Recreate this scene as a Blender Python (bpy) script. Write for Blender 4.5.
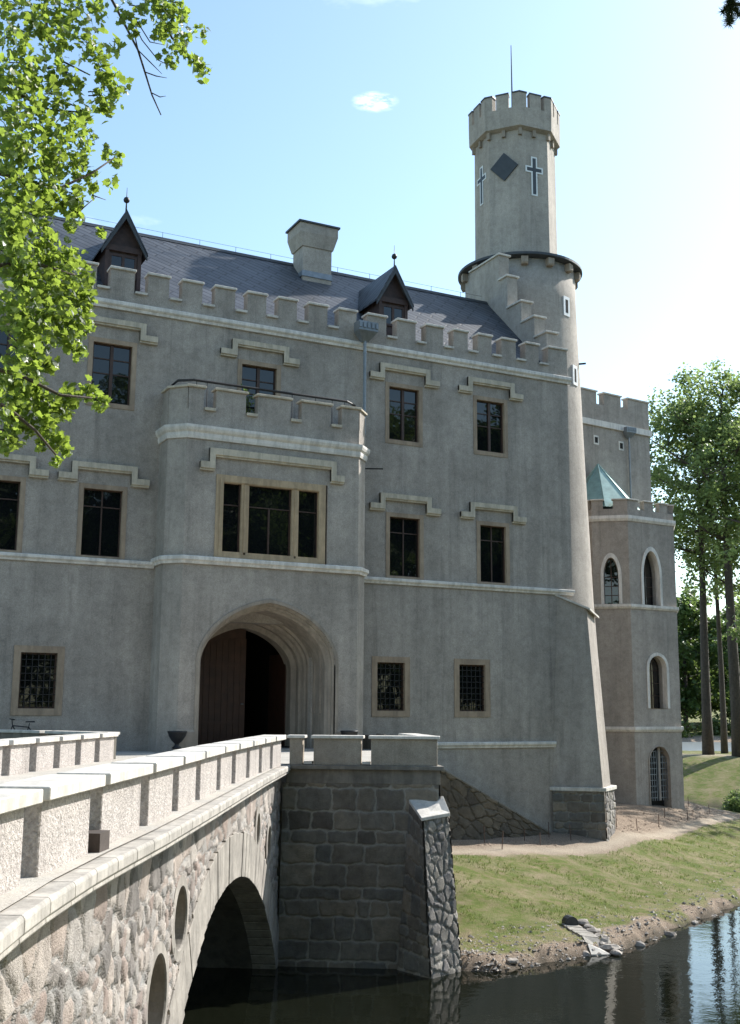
import bpy, bmesh, math, random
import numpy as np
from mathutils import Vector, Matrix
R = math.radians
random.seed(7)
rng = np.random.default_rng(7)
for o in list(bpy.data.objects): bpy.data.objects.remove(o)
sc = bpy.context.scene
COL = sc.collection
# ------------------------------------------------------------------ camera
F_PX, YAW, PITCH, ROLL = 1130.0, R(27.0), R(9.85), R(0.43)
Fv = Vector((math.sin(YAW)*math.cos(PITCH), math.cos(YAW)*math.cos(PITCH), math.sin(PITCH)))
R0 = Vector((math.cos(YAW), -math.sin(YAW), 0)); U0 = R0.cross(Fv)
Rv = R0*math.cos(ROLL) + U0*math.sin(ROLL); Uv = Rv.cross(Fv)
cd = bpy.data.cameras.new('camera'); cam = bpy.data.objects.new('camera', cd); COL.objects.link(cam)
cam.matrix_world = Matrix(((Rv.x, Uv.x, -Fv.x, 0), (Rv.y, Uv.y, -Fv.y, 0), (Rv.z, Uv.z, -Fv.z, 0), (0, 0, 0, 1)))
cd.sensor_fit = 'VERTICAL'; cd.sensor_height = 24; cd.lens = 24*F_PX/1024
cd.clip_start = 0.1; cd.clip_end = 6000
sc.camera = cam
# ------------------------------------------------------------------ light
SUN_AZ, SUN_EL = R(80.5), R(38.5)          # azimuth from +Y towards +X
w = bpy.data.worlds.new('World'); sc.world = w; w.use_nodes = True
nt = w.node_tree; nt.nodes.clear()
wo = nt.nodes.new('ShaderNodeOutputWorld'); bg = nt.nodes.new('ShaderNodeBackground'); sky = nt.nodes.new('ShaderNodeTexSky')
sky.sky_type = 'NISHITA'; sky.sun_disc = False; sky.sun_elevation = SUN_EL; sky.sun_rotation = SUN_AZ
sky.air_density = 1.0; sky.dust_density = .9; sky.ozone_density = .35
bg.inputs['Strength'].default_value = 0.125
# thin high cloud wisps
tc = nt.nodes.new('ShaderNodeTexCoord'); mp = nt.nodes.new('ShaderNodeMapping'); mp.inputs['Scale'].default_value = (1.0, 1.0, 3.0)
nz = nt.nodes.new('ShaderNodeTexNoise'); nz.inputs['Scale'].default_value = 2.2; nz.inputs['Detail'].default_value = 7; nz.inputs['Roughness'].default_value = .6
cr = nt.nodes.new('ShaderNodeValToRGB'); cr.color_ramp.elements[0].position = .6; cr.color_ramp.elements[1].position = .82
cr.color_ramp.elements[1].color = (.6, .6, .6, 1)
mx = nt.nodes.new('ShaderNodeMixRGB'); mx.inputs['Color2'].default_value = (9, 9.4, 10, 1)
L = nt.links.new
L(tc.outputs['Generated'], mp.inputs['Vector']); L(mp.outputs[0], nz.inputs['Vector']); L(nz.outputs['Fac'], cr.inputs['Fac'])
tint = nt.nodes.new('ShaderNodeMixRGB'); tint.blend_type = 'MULTIPLY'; tint.inputs['Fac'].default_value = 1; tint.inputs['Color2'].default_value = (.90, .99, .965, 1); L(sky.outputs[0], tint.inputs['Color1'])
# one small cloud puff above the castle
dv = nt.nodes.new('ShaderNodeVectorMath'); dv.operation = 'DISTANCE'; pd = (Fv*F_PX + Rv*5 + Uv*410).normalized(); dv.inputs[1].default_value = (pd.x, pd.y, pd.z*2.6); mz = nt.nodes.new('ShaderNodeMapping'); mz.inputs['Scale'].default_value = (1, 1, 2.6); L(tc.outputs['Generated'], mz.inputs['Vector'])
dr0 = nt.nodes.new('ShaderNodeMapRange'); dr0.inputs['From Min'].default_value = .021; dr0.inputs['From Max'].default_value = .008; L(mz.outputs[0], dv.inputs[0]); L(dv.outputs['Value'], dr0.inputs['Value'])
n9 = nt.nodes.new('ShaderNodeTexNoise'); n9.inputs['Scale'].default_value = 55; n9.inputs['Roughness'].default_value = .65; n9.inputs['Detail'].default_value = 5; L(mp.outputs[0], n9.inputs['Vector'])
mu = nt.nodes.new('ShaderNodeMath'); mu.operation = 'MULTIPLY'; mu.use_clamp = True; L(dr0.outputs[0], mu.inputs[0]); r9 = nt.nodes.new('ShaderNodeMapRange'); r9.inputs['From Min'].default_value = .42; r9.inputs['From Max'].default_value = .75; r9.inputs['To Max'].default_value = .8; L(n9.outputs['Fac'], r9.inputs['Value']); L(r9.outputs[0], mu.inputs[1])
ad = nt.nodes.new('ShaderNodeMath'); ad.operation = 'ADD'; ad.use_clamp = True; L(cr.outputs['Color'], ad.inputs[0]); L(mu.outputs[0], ad.inputs[1])
L(ad.outputs[0], mx.inputs['Fac']); L(tint.outputs[0], mx.inputs['Color1']); L(mx.outputs[0], bg.inputs['Color']); L(bg.outputs[0], wo.inputs['Surface'])
sd = bpy.data.lights.new('sun', 'SUN'); sd.energy = 3.5; sd.angle = R(.55); sd.color = (1, .965, .91)
so = bpy.data.objects.new('sun', sd); COL.objects.link(so)
SV = Vector((math.sin(SUN_AZ)*math.cos(SUN_EL), math.cos(SUN_AZ)*math.cos(SUN_EL), math.sin(SUN_EL)))
so.rotation_euler = SV.to_track_quat('Z', 'Y').to_euler(); so.location = (60, 10, 60)
sc.view_settings.view_transform = 'Standard'; sc.view_settings.look = 'None'
sc.view_settings.gamma = 1; sc.view_settings.use_curve_mapping = False
sc.view_settings.exposure = 1.22
sc.render.engine = 'CYCLES'

# ------------------------------------------------------------------ survey helpers (pixel of the photo -> point on a real plane)
def ray(x, y): return Fv*F_PX + Rv*(x-370) + Uv*(512-y)
def onY(x, y, Y): r = ray(x, y); return r*(Y/r.y)
def onZ(x, y, Z): r = ray(x, y); return r*(Z/r.z)
def atH(x, y, d): r = ray(x, y); return r*(d/math.hypot(r.x, r.y))
BA = R(30.8)
def B(u, lat, z=0.0): return Vector((u*math.sin(BA) - lat*math.cos(BA), u*math.cos(BA) + lat*math.sin(BA), z))
def Bn(u, lat, z): return np.stack([u*math.sin(BA) - lat*math.cos(BA), u*math.cos(BA) + lat*math.sin(BA), z], -1)

# ------------------------------------------------------------------ object helpers
WPOS = {}
def link(o, parent=None, loc=(0, 0, 0)):
    COL.objects.link(o); loc = Vector(loc)
    if parent is not None:
        o.parent = parent; o.location = loc - WPOS[parent.name]
    else: o.location = loc
    WPOS[o.name] = loc
    return o
def tag(o, label=None, cat=None, group=None, kind=None):
    if label: o['label'] = label
    if cat: o['category'] = cat
    if group: o['group'] = group
    if kind: o['kind'] = kind
    return o
def thing(name, label, cat, loc, group=None):
    o = bpy.data.objects.new(name, None); o.empty_display_size = .3
    link(o, None, loc); return tag(o, label, cat, group)
def mesh_obj(name, me, mat, parent=None, loc=(0, 0, 0), smooth=False):
    if mat: me.materials.append(mat)
    if smooth: me.polygons.foreach_set('use_smooth', [True]*len(me.polygons))
    return link(bpy.data.objects.new(name, me), parent, loc)
class M:
    def __init__(s): s.v = []; s.f = []
    def add(s, vs, fs):
        n = len(s.v); s.v += [tuple(v) for v in vs]; s.f += [tuple(n+i for i in f) for f in fs]; return s
    def box(s, x0, x1, y0, y1, z0, z1):
        return s.add([(x0,y0,z0),(x1,y0,z0),(x1,y1,z0),(x0,y1,z0),(x0,y0,z1),(x1,y0,z1),(x1,y1,z1),(x0,y1,z1)],
              [(0,3,2,1),(4,5,6,7),(0,1,5,4),(1,2,6,5),(2,3,7,6),(3,0,4,7)])
    def loft(s, rings, cap=True):     # rings of equal count, counter clockwise seen from the last ring
        n = len(rings[0]); vs = [p for r in rings for p in r]; fs = []
        for k in range(len(rings)-1):
            for i in range(n):
                j = (i+1) % n; fs.append((k*n+i, k*n+j, (k+1)*n+j, (k+1)*n+i))
        if cap: fs.append(tuple(reversed(range(n)))); fs.append(tuple((len(rings)-1)*n+i for i in range(n)))
        return s.add(vs, fs)
    def prism(s, poly, z0, z1):       # poly in xy, ccw
        return s.loft([[(p[0], p[1], z0) for p in poly], [(p[0], p[1], z1) for p in poly]])
    def extr(s, poly, axis, a0, a1):  # poly of (p,q); axis 'y' -> (x,z) polygon along y ; 'x' -> (y,z) polygon along x
        if axis == 'y': return s.loft([[(p[0], a0, p[1]) for p in poly], [(p[0], a1, p[1]) for p in poly]])
        return s.loft([[(a0, p[0], p[1]) for p in poly], [(a1, p[0], p[1]) for p in poly]])
    def lathe(s, c, prof, n=48, a0=0.0):
        rings = [[(c[0]+r*math.cos(a0+2*math.pi*i/n), c[1]+r*math.sin(a0+2*math.pi*i/n), z) for i in range(n)] for r, z in prof]
        return s.loft(rings)
    def tube(s, pts, rad, n=6):
        pts = [Vector(p) for p in pts]
        if not hasattr(rad, '__len__'): rad = [rad]*len(pts)
        rings = []; up = Vector((.31, .17, .93))
        for i, p in enumerate(pts):
            t = (pts[min(i+1, len(pts)-1)] - pts[max(i-1, 0)]).normalized()
            if abs(t.dot(up)) > .95: up = Vector((1, .1, 0))
            a = t.cross(up).normalized(); b = t.cross(a)
            rings.append([p + a*rad[i]*math.cos(2*math.pi*k/n) + b*rad[i]*math.sin(2*math.pi*k/n) for k in range(n)])
        return s.loft(rings)
    def build(s, name, mat, parent=None, loc=(0, 0, 0), smooth=False, bevel=0):
        me = bpy.data.meshes.new(name); l = Vector(loc)
        me.from_pydata([(v[0]-l.x, v[1]-l.y, v[2]-l.z) for v in s.v], [], s.f); me.update()
        bm = bmesh.new(); bm.from_mesh(me); bmesh.ops.recalc_face_normals(bm, faces=bm.faces)
        if bevel: bmesh.ops.bevel(bm, geom=bm.edges[:], offset=bevel, segments=1, affect='EDGES')
        bm.to_mesh(me); bm.free()
        return mesh_obj(name, me, mat, parent, loc, smooth)
def cut(o, cutter):
    """boolean difference, applied"""
    me = bpy.data.meshes.new('tmp'); me.from_pydata(cutter.v, [], cutter.f); me.update()
    bm = bmesh.new(); bm.from_mesh(me); bmesh.ops.recalc_face_normals(bm, faces=bm.faces); bm.to_mesh(me); bm.free()
    c = bpy.data.objects.new('tmp', me); COL.objects.link(c)
    W = WPOS[o.name]; c.location = (0, 0, 0)
    par = o.parent; lc = o.location.copy(); o.parent = None; o.location = W
    md = o.modifiers.new('b', 'BOOLEAN'); md.object = c; md.operation = 'DIFFERENCE'; md.solver = 'EXACT'
    dg = bpy.context.evaluated_depsgraph_get(); dg.update()
    new = bpy.data.meshes.new_from_object(o.evaluated_get(dg)); o.modifiers.clear(); o.data = new
    bpy.data.objects.remove(c); o.parent = par; o.location = lc
def copy_tree(o, parent=None):
    c = o.copy(); COL.objects.link(c); c.parent = parent
    WPOS[c.name] = WPOS.get(o.name, Vector((0, 0, 0)))
    for ch in list(o.children): copy_tree(ch, c)
    return c

# ------------------------------------------------------------------ materials
def newmat(name):
    m = bpy.data.materials.new(name); m.use_nodes = True; t = m.node_tree; t.nodes.clear()
    out = t.nodes.new('ShaderNodeOutputMaterial'); p = t.nodes.new('ShaderNodeBsdfPrincipled'); t.links.new(p.outputs[0], out.inputs[0])
    return m, t, p, out
def noise(t, scale, detail=5, rough=.55, vec=None, sc3=None):
    n = t.nodes.new('ShaderNodeTexNoise'); n.inputs['Scale'].default_value = scale; n.inputs['Detail'].default_value = detail; n.inputs['Roughness'].default_value = rough
    if vec is None:
        g = t.nodes.new('ShaderNodeNewGeometry'); vec = g.outputs['Position']
    if sc3:
        mpp = t.nodes.new('ShaderNodeMapping'); mpp.inputs['Scale'].default_value = sc3; t.links.new(vec, mpp.inputs['Vector']); vec = mpp.outputs[0]
    t.links.new(vec, n.inputs['Vector']); return n
def ramp(t, fac, stops):
    r = t.nodes.new('ShaderNodeValToRGB'); e = r.color_ramp.elements
    while len(e) < len(stops): e.new(.5)
    for i, (p, c) in enumerate(stops):
        e[i].position = p; e[i].color = (c[0], c[1], c[2], 1) if hasattr(c, '__len__') else (c, c, c, 1)
    t.links.new(fac, r.inputs['Fac']); return r.outputs['Color']
def mix(t, a, b, fac, mode='MIX'):
    m = t.nodes.new('ShaderNodeMixRGB'); m.blend_type = mode
    for k, s in (('Color1', a), ('Color2', b), ('Fac', fac)):
        if hasattr(s, 'links') or hasattr(s, 'is_linked'): t.links.new(s, m.inputs[k])
        elif hasattr(s, '__len__'): m.inputs[k].default_value = (*s[:3], 1)
        else: m.inputs[k].default_value = s if k == 'Fac' else (s, s, s, 1)
    return m.outputs[0]
def bump(t, p, h, strength=.5, dist=.02):
    b = t.nodes.new('ShaderNodeBump'); b.inputs['Strength'].default_value = strength; b.inputs['Distance'].default_value = dist
    t.links.new(h, b.inputs['Height']); t.links.new(b.outputs[0], p.inputs['Normal']); return b
def stucco(name, c, var=.12, streak=.38, grain=42, bstr=.7, gc=.65):
    m, t, p, o = newmat(name)
    a = noise(t, .45, 6, .6); b = noise(t, 3.5, 6, .65); g = noise(t, grain, 3, .7); s = noise(t, 1.0, 5, .6, sc3=(1.6, 1.6, .12))
    lo = [x*(1-var*1.6) for x in c]; hi = [min(1, x*(1+var)) for x in c]
    col = ramp(t, a.outputs['Fac'], [(.3, lo), (.7, hi)])
    col = mix(t, col, ramp(t, b.outputs['Fac'], [(.3, .72), (.5, 1.0), (.68, 1.16)]), .6, 'MULTIPLY')
    e_ = noise(t, 11, 5, .7); col = mix(t, col, ramp(t, e_.outputs['Fac'], [(.36, .78), (.5, 1), (.66, 1.12)]), .4, 'MULTIPLY')
    col = mix(t, col, ramp(t, g.outputs['Fac'], [(.32, .62), (.68, 1.3)]), gc, 'MULTIPLY')
    col = mix(t, col, ramp(t, s.outputs['Fac'], [(.42, .62), (.6, 1.0)]), streak, 'MULTIPLY')
    r2 = noise(t, 1.0, 5, .6, sc3=(4.2, 4.2, .22)); col = mix(t, col, ramp(t, r2.outputs['Fac'], [(.56, 1.0), (.70, .68)]), .6, 'MULTIPLY')
    t.links.new(col, p.inputs['Base Color']); p.inputs['Roughness'].default_value = .92
    h = mix(t, g.outputs['Fac'], b.outputs['Fac'], .35); bump(t, p, h, bstr, .03)
    return m
def plain(name, c, rough=.6, var=.15, scale=8, metal=0, bstr=.15, spec=None):
    m, t, p, o = newmat(name)
    a = noise(t, scale, 5, .6); b = noise(t, scale*7, 3, .6)
    col = ramp(t, a.outputs['Fac'], [(.3, [x*(1-var) for x in c]), (.7, [min(1, x*(1+var)) for x in c])])
    col = mix(t, col, ramp(t, b.outputs['Fac'], [(.3, .85), (.7, 1.1)]), .5, 'MULTIPLY')
    if rough >= .75:
        s_ = noise(t, 1.0, 6, .7, sc3=(3.5, 3.5, .5)); col = mix(t, col, ramp(t, s_.outputs['Fac'], [(.40, .50), (.56, 1.0)]), .5, 'MULTIPLY')
    t.links.new(col, p.inputs['Base Color']); p.inputs['Roughness'].default_value = rough; p.inputs['Metallic'].default_value = metal
    if spec is not None: p.inputs['Specular IOR Level'].default_value = spec
    bump(t, p, b.outputs['Fac'], bstr, .01); return m
def rubble_mat(name, stops, mortar, dirt=.4, bstr=.6, streaks=0):
    m, t, p, o = newmat(name)
    at = t.nodes.new('ShaderNodeAttribute'); at.attribute_name = 'cell'; mo = t.nodes.new('ShaderNodeAttribute'); mo.attribute_name = 'mortar'
    a = noise(t, 5, 6, .65); g = noise(t, 40, 4, .7); big = noise(t, .7, 5, .6)
    col = ramp(t, at.outputs['Fac'], stops)
    col = mix(t, col, ramp(t, a.outputs['Fac'], [(.3, .6), (.7, 1.25)]), .7, 'MULTIPLY')
    mc = mix(t, mortar, ramp(t, g.outputs['Fac'], [(.3, .7), (.7, 1.15)]), .8, 'MULTIPLY')
    col = mix(t, col, mc, mo.outputs['Fac'])
    col = mix(t, col, ramp(t, big.outputs['Fac'], [(.35, .55), (.6, 1.05)]), dirt, 'MULTIPLY')
    if streaks:
        s = noise(t, 1.0, 6, .65, sc3=(1.7, 1.7, .22)); k = ramp(t, s.outputs['Fac'], [(.57, 0), (.8, streaks)])
        col = mix(t, col, (.36, .36, .34), k)
    t.links.new(col, p.inputs['Base Color']); p.inputs['Roughness'].default_value = .9
    bump(t, p, mix(t, a.outputs['Fac'], g.outputs['Fac'], .4), bstr, .05); return m

MT = {}
MT['wall'] = stucco('grey_roughcast', (.40, .352, .305))
MT['tower'] = stucco('tower_roughcast', (.41, .365, .318), var=.1, streak=.3)
MT['trim'] = plain('pale_plaster_trim', (.70, .655, .60), .75, .08, 3)
MT['hood'] = plain('cream_sandstone', (.54, .47, .365), .8, .1, 4)
MT['jamb'] = plain('ochre_sandstone', (.36, .27, .19), .8, .12, 4)
MT['tan'] = plain('tan_window_stone', (.47, .345, .215), .75, .1, 4)
MT['portal'] = plain('portal_sandstone', (.31, .26, .21), .85, .12, 2.5, bstr=.3)
MT['coping'] = plain('pale_coping_stone', (.60, .56, .50), .8, .14, 3, bstr=.3)
MT['copdark'] = plain('weathered_coping', (.20, .18, .15), .85, .25, 3, bstr=.3)
MT['merlon'] = stucco('parapet_roughcast', (.37, .315, .25), grain=45, bstr=.9)
MT['pebble'] = stucco('pebbledash', (.46, .415, .385), var=.07, streak=.12, grain=24, bstr=1.8, gc=.8)
MT['timber'] = plain('dark_brown_timber', (.055, .028, .018), .55, .3, 6)
MT['doorwood'] = plain('red_brown_door_wood', (.05, .022, .013), .55, .3, 3)
MT['dormerwood'] = plain('dormer_brown_timber', (.045, .026, .022), .7, .3, 6)
MT['zinc'] = plain('zinc', (.22, .24, .26), .5, .2, 4, metal=.5)
MT['lead'] = plain('dark_lead', (.045, .05, .055), .5, .2, 4, metal=.2)
MT['iron'] = plain('black_iron', (.02, .02, .022), .5, .2, 10, metal=.3)
MT['copper'] = plain('green_copper', (.22, .34, .31), .38, .18, 3, metal=.3)
MT['arch'] = plain('arch_ring_stone', (.31, .28, .245), .88, .3, 2.2, bstr=.7)
MT['vault'] = plain('shaded_vault_stone', (.10, .09, .075), .9, .35, 2, bstr=.8)  # shade under the arch put into the colour, darker than the ring stone
MT['ledge'] = plain('weathered_ledge_stone', (.40, .37, .33), .88, .25, 3, bstr=.5)
MT['drainb'] = plain('dark_brown_block', (.06, .045, .038), .8, .2, 10)
MT['soil'] = plain('bare_soil', (.30, .22, .16), .95, .25, 5, bstr=.8)
MT['white'] = plain('white_paint', (.72, .73, .73), .7, .06, 5)
MT['brown_sill'] = plain('rust_brown_block', (.12, .07, .05), .8, .2, 10)
# window glass: dark rooms behind, mirrors the sky and trees
m, t, p, o = newmat('window_glass'); p.inputs['Base Color'].default_value = (.006, .007, .008, 1); p.inputs['Roughness'].default_value = .03; p.inputs['IOR'].default_value = 1.6
g = noise(t, 1.6, 2, .5); bump(t, p, g.outputs['Fac'], .12, .05); MT['glass'] = m
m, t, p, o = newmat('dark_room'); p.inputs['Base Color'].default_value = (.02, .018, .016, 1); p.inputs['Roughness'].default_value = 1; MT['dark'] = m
# slate roof, diagonal courses
m, t, p, o = newmat('diagonal_slate')
ge = t.nodes.new('ShaderNodeNewGeometry'); mpp = t.nodes.new('ShaderNodeMapping'); mpp.inputs['Rotation'].default_value = (R(-45), 0, 0)
sx = t.nodes.new('ShaderNodeSeparateXYZ'); t.links.new(ge.outputs['Position'], mpp.inputs['Vector']); t.links.new(mpp.outputs[0], sx.inputs[0])
cb = t.nodes.new('ShaderNodeCombineXYZ'); t.links.new(sx.outputs['X'], cb.inputs[0]); t.links.new(sx.outputs['Y'], cb.inputs[1])
m2 = t.nodes.new('ShaderNodeMapping'); m2.inputs['Rotation'].default_value = (0, 0, R(38)); t.links.new(cb.outputs[0], m2.inputs['Vector'])
bk = t.nodes.new('ShaderNodeTexBrick'); bk.inputs['Scale'].default_value = 1; bk.inputs['Brick Width'].default_value = 1.3; bk.inputs['Row Height'].default_value = .31; bk.offset = .37; bk.inputs['Mortar Size'].default_value = .05; bk.inputs['Mortar Smooth'].default_value = .6
bk.inputs['Color1'].default_value = (.048, .053, .064, 1); bk.inputs['Color2'].default_value = (.078, .083, .095, 1); bk.inputs['Mortar'].default_value = (.02, .022, .027, 1)
t.links.new(m2.outputs[0], bk.inputs['Vector'])
a = noise(t, 1.2, 5, .6); col = mix(t, bk.outputs['Color'], ramp(t, a.outputs['Fac'], [(.3, .75), (.7, 1.3)]), .8, 'MULTIPLY')
t.links.new(col, p.inputs['Base Color']); p.inputs['Roughness'].default_value = .5
b = bump(t, p, bk.outputs['Fac'], .3, .02); b.invert = True; MT['slate'] = m
# rubble
MT['span'] = rubble_mat('pink_granite_rubble', [(0, (.27, .205, .175)), (.25, (.46, .39, .34)), (.45, (.33, .31, .29)), (.65, (.50, .44, .39)), (.85, (.22, .20, .185)), (1, (.39, .30, .255))], (.34, .33, .315), .5, 1.0)
MT['abut'] = rubble_mat('brown_granite_blocks', [(0, (.12, .105, .088)), (.3, (.22, .19, .15)), (.6, (.15, .145, .13)), (.85, (.28, .235, .175)), (1, (.18, .17, .15))], (.33, .31, .265), .6, .8, .45)
MT['butt'] = rubble_mat('grey_granite_rubble', [(0, (.16, .15, .14)), (.4, (.32, .29, .25)), (.7, (.24, .22, .21)), (1, (.42, .38, .33))], (.31, .29, .26), .6, .9)
MT['stair'] = rubble_mat('brown_rubble', [(0, (.08, .065, .05)), (.4, (.15, .12, .085)), (.7, (.11, .095, .075)), (1, (.20, .16, .11))], (.14, .12, .095), .8, .9, .2)
# lawn / terrain
m, t, p, o = newmat('ground_cover')
at = t.nodes.new('ShaderNodeAttribute'); at.attribute_name = 'zone'        # 0 bare soil .. 1 grass ; 2nd: mud
a = noise(t, .55, 6, .62); b = noise(t, 2.6, 6, .7); g = noise(t, 22, 4, .75)
gr = ramp(t, b.outputs['Fac'], [(.3, (.09, .12, .028)), (.46, (.14, .165, .045)), (.6, (.215, .18, .095)), (.74, (.28, .22, .14))])
gr = mix(t, gr, (.085, .125, .025), ramp(t, a.outputs['Fac'], [(.45, 0), (.68, .6)]))
gr = mix(t, gr, (.29, .235, .15), ramp(t, noise(t, .8, 6, .7).outputs['Fac'], [(.47, 0), (.66, .75)]))
so_ = ramp(t, g.outputs['Fac'], [(.3, (.17, .125, .09)), (.55, (.31, .24, .18)), (.75, (.46, .38, .30))])
z = mix(t, at.outputs['Color'], b.outputs['Color'], .0)
sep = t.nodes.new('ShaderNodeSeparateColor'); t.links.new(at.outputs['Color'], sep.inputs[0])
edge = t.nodes.new('ShaderNodeMath'); edge.operation = 'MULTIPLY_ADD'; t.links.new(b.outputs['Fac'], edge.inputs[0]); edge.inputs[1].default_value = .9; t.links.new(sep.outputs[0], edge.inputs[2])
fz = ramp(t, edge.outputs[0], [(.72, 0), (1.02, 1)])
col = mix(t, so_, gr, fz)
col = mix(t, col, (.42, .35, .27), sep.outputs[1])
col = mix(t, col, (.07, .06, .045), sep.outputs[2])
col = mix(t, col, ramp(t, g.outputs['Fac'], [(.3, .65), (.7, 1.3)]), .6, 'MULTIPLY')
t.links.new(col, p.inputs['Base Color']); p.inputs['Roughness'].default_value = .98; p.inputs['Specular IOR Level'].default_value = .15
bump(t, p, g.outputs['Fac'], .9, .08); MT['ground'] = m
# water
m, t, p, o = newmat('dark_moat_water'); p.inputs['Base Color'].default_value = (.006, .007, .004, 1); p.inputs['Roughness'].default_value = .035; p.inputs['IOR'].default_value = 1.36
g1 = noise(t, 2.2, 4, .6, sc3=(1, 1, 1)); g2 = noise(t, .35, 3, .5)
bump(t, p, mix(t, g1.outputs['Fac'], g2.outputs['Fac'], .5), .22, .05); MT['water'] = m
m, t, p, o = newmat('pond_water'); p.inputs['Base Color'].default_value = (.17, .19, .19, 1); p.inputs['Roughness'].default_value = .35
g1 = noise(t, .8, 4, .6); bump(t, p, g1.outputs['Fac'], .8, .3); MT['pond'] = m
m, t, p, o = newmat('deck_gravel'); g = noise(t, 30, 4, .7); a = noise(t, .8, 5, .6)
col = mix(t, ramp(t, g.outputs['Fac'], [(.3, (.36, .33, .29)), (.7, (.50, .47, .42))]), ramp(t, a.outputs['Fac'], [(.3, .75), (.7, 1.1)]), .8, 'MULTIPLY')
t.links.new(col, p.inputs['Base Color']); p.inputs['Roughness'].default_value = .95; bump(t, p, g.outputs['Fac'], .5, .03); MT['deck'] = m
def leafmat(name, c, c2, trans, tmix=.5, scale=1.5):
    m, t, p, o = newmat(name)
    n = noise(t, scale, 3, .6); n2 = noise(t, scale*9, 2, .6)
    col = ramp(t, n2.outputs['Fac'], [(.3, c), (.7, c2)]); col = mix(t, col, ramp(t, n.outputs['Fac'], [(.3, .75), (.7, 1.2)]), .7, 'MULTIPLY')
    t.links.new(col, p.inputs['Base Color']); p.inputs['Roughness'].default_value = .42
    tr = t.nodes.new('ShaderNodeBsdfTranslucent'); tcx = mix(t, trans, ramp(t, n2.outputs['Fac'], [(.3, .7), (.7, 1.2)]), .8, 'MULTIPLY'); t.links.new(tcx, tr.inputs['Color'])
    ms = t.nodes.new('ShaderNodeMixShader'); ms.inputs[0].default_value = tmix
    t.links.new(p.outputs[0], ms.inputs[1]); t.links.new(tr.outputs[0], ms.inputs[2]); t.links.new(ms.outputs[0], o.inputs[0]); return m
MT['maple'] = leafmat('maple_leaf', (.03, .055, .014), (.065, .105, .025), (.40, .54, .075), .45)
MT['oak'] = leafmat('park_leaf', (.085, .12, .05), (.15, .20, .08), (.32, .42, .13), .48, .5)
MT['wood'] = leafmat('wood_leaf', (.06, .095, .03), (.11, .155, .05), (.22, .32, .08), .4, .3)
MT['conifer'] = leafmat('needle_leaf', (.02, .035, .02), (.03, .05, .025), (.03, .05, .02), .15)
MT['grass'] = leafmat('grass_blade', (.08, .12, .03), (.16, .18, .06), (.22, .28, .06), .35)
MT['bark'] = plain('dark_bark', (.085, .068, .055), .9, .3, 6, bstr=.8)
MT['stone'] = plain('loose_stone', (.34, .30, .26), .9, .3, 3, bstr=.5)

# ------------------------------------------------------------------ terrain
ZW = -6.55
PEN = [(-45, 36), (9, 36), (15, 27.6), (15.7, 25.8), (16.7, 25.3), (18.5, 25.65), (20.5, 25.8), (22.7, 26.7), (25.6, 28.2), (29.8, 30.2), (36, 34.2), (44, 39.6), (52, 47), (56, 56), (50, 66), (35, 72), (0, 75), (-45, 75)]
EDGE = [(15, 34.7), (20.95, 34.68), (22.95, 34.72), (25.0, 35.27), (25.8, 35.1), (28.6, 35.7), (31.4, 37.1), (33.3, 38.4), (38.15, 41.69), (43.05, 44.9), (47, 47.5)]
def sdist(x, y, poly):
    d = np.full(x.shape, 1e9); ins = np.zeros(x.shape, bool); n = len(poly)
    for i in range(n):
        ax, ay = poly[i]; bx, by = poly[(i+1) % n]; ex, ey = bx-ax, by-ay
        tt = np.clip(((x-ax)*ex+(y-ay)*ey)/(ex*ex+ey*ey), 0, 1); d = np.minimum(d, np.hypot(x-ax-tt*ex, y-ay-tt*ey))
        c = ((ay > y) != (by > y)) & (x < (bx-ax)*(y-ay)/((by-ay) or 1e-9)+ax); ins ^= c
    return np.where(ins, d, -d)
def ss(a, b, x): tt = np.clip((x-a)/(b-a), 0, 1); return tt*tt*(3-2*tt)
def wob(x, y, s, ph=0): return np.sin(x*s+ph)*np.cos(y*s*1.13+ph*2)+.5*np.sin(x*s*2.3+y*s*1.7+ph)
def height(x, y):
    x = np.asarray(x, float); y = np.asarray(y, float)
    s = sdist(x, y, PEN) + .12*wob(x, y, 2.1) + .05*wob(x, y, 7.3, 1)
    pen = np.where(s > 0, ZW - .02 + .36*ss(0, .6, s) + 1.5*ss(.3, 10.5, s), ZW + np.maximum(s*.8, -2.0)) + .03*wob(x, y, 1.3, 2)*(s > 0)
    pen = pen + np.where(s > 10, .25*ss(10, 16, s), 0)
    pen = pen + .42*np.exp(-(((x-30.6)/3.2)**2+((y-38)/2.2)**2))
    u = x*math.sin(BA)+y*math.cos(BA); lat = -x*math.cos(BA)+y*math.sin(BA)
    near = np.where(u < 2, -1.75, -1.75-.55*(u-2))
    near = np.maximum(near, -9)
    v = x*math.sin(R(43))+y*math.cos(R(43)); h = -x*math.cos(R(43))+y*math.sin(R(43))
    bank = np.interp(v, [78, 82, 86, 93, 95.5, 107, 110, 152, 158, 185, 240, 700, 3000], [-9, -7.3, -6.0, -3.9, -3.5, -3.5, -4.6, -4.6, -3.6, -2.6, -1.6, 6, 30])
    bank = np.where((np.abs(h) > 78) & (v > 95), np.maximum(bank, -3.4), bank)
    q = x*math.sin(R(125))+y*math.cos(R(125)); right = np.interp(q, [48, 60, 2000], [-9, -3.2, -2])
    left = np.interp(-x, [48, 58, 2000], [-9, -2.5, -1]); back = np.interp(y, [82, 95, 100], [-9, -3.4, -3.4]); back = np.where(v > 100, -9, back)
    return np.maximum.reduce([pen, near, bank, right, left, back])
def axis(parts):
    out = []
    for a, b, st in parts: out += list(np.arange(a, b, st))
    return np.array(out+[parts[-1][1]])
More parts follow.
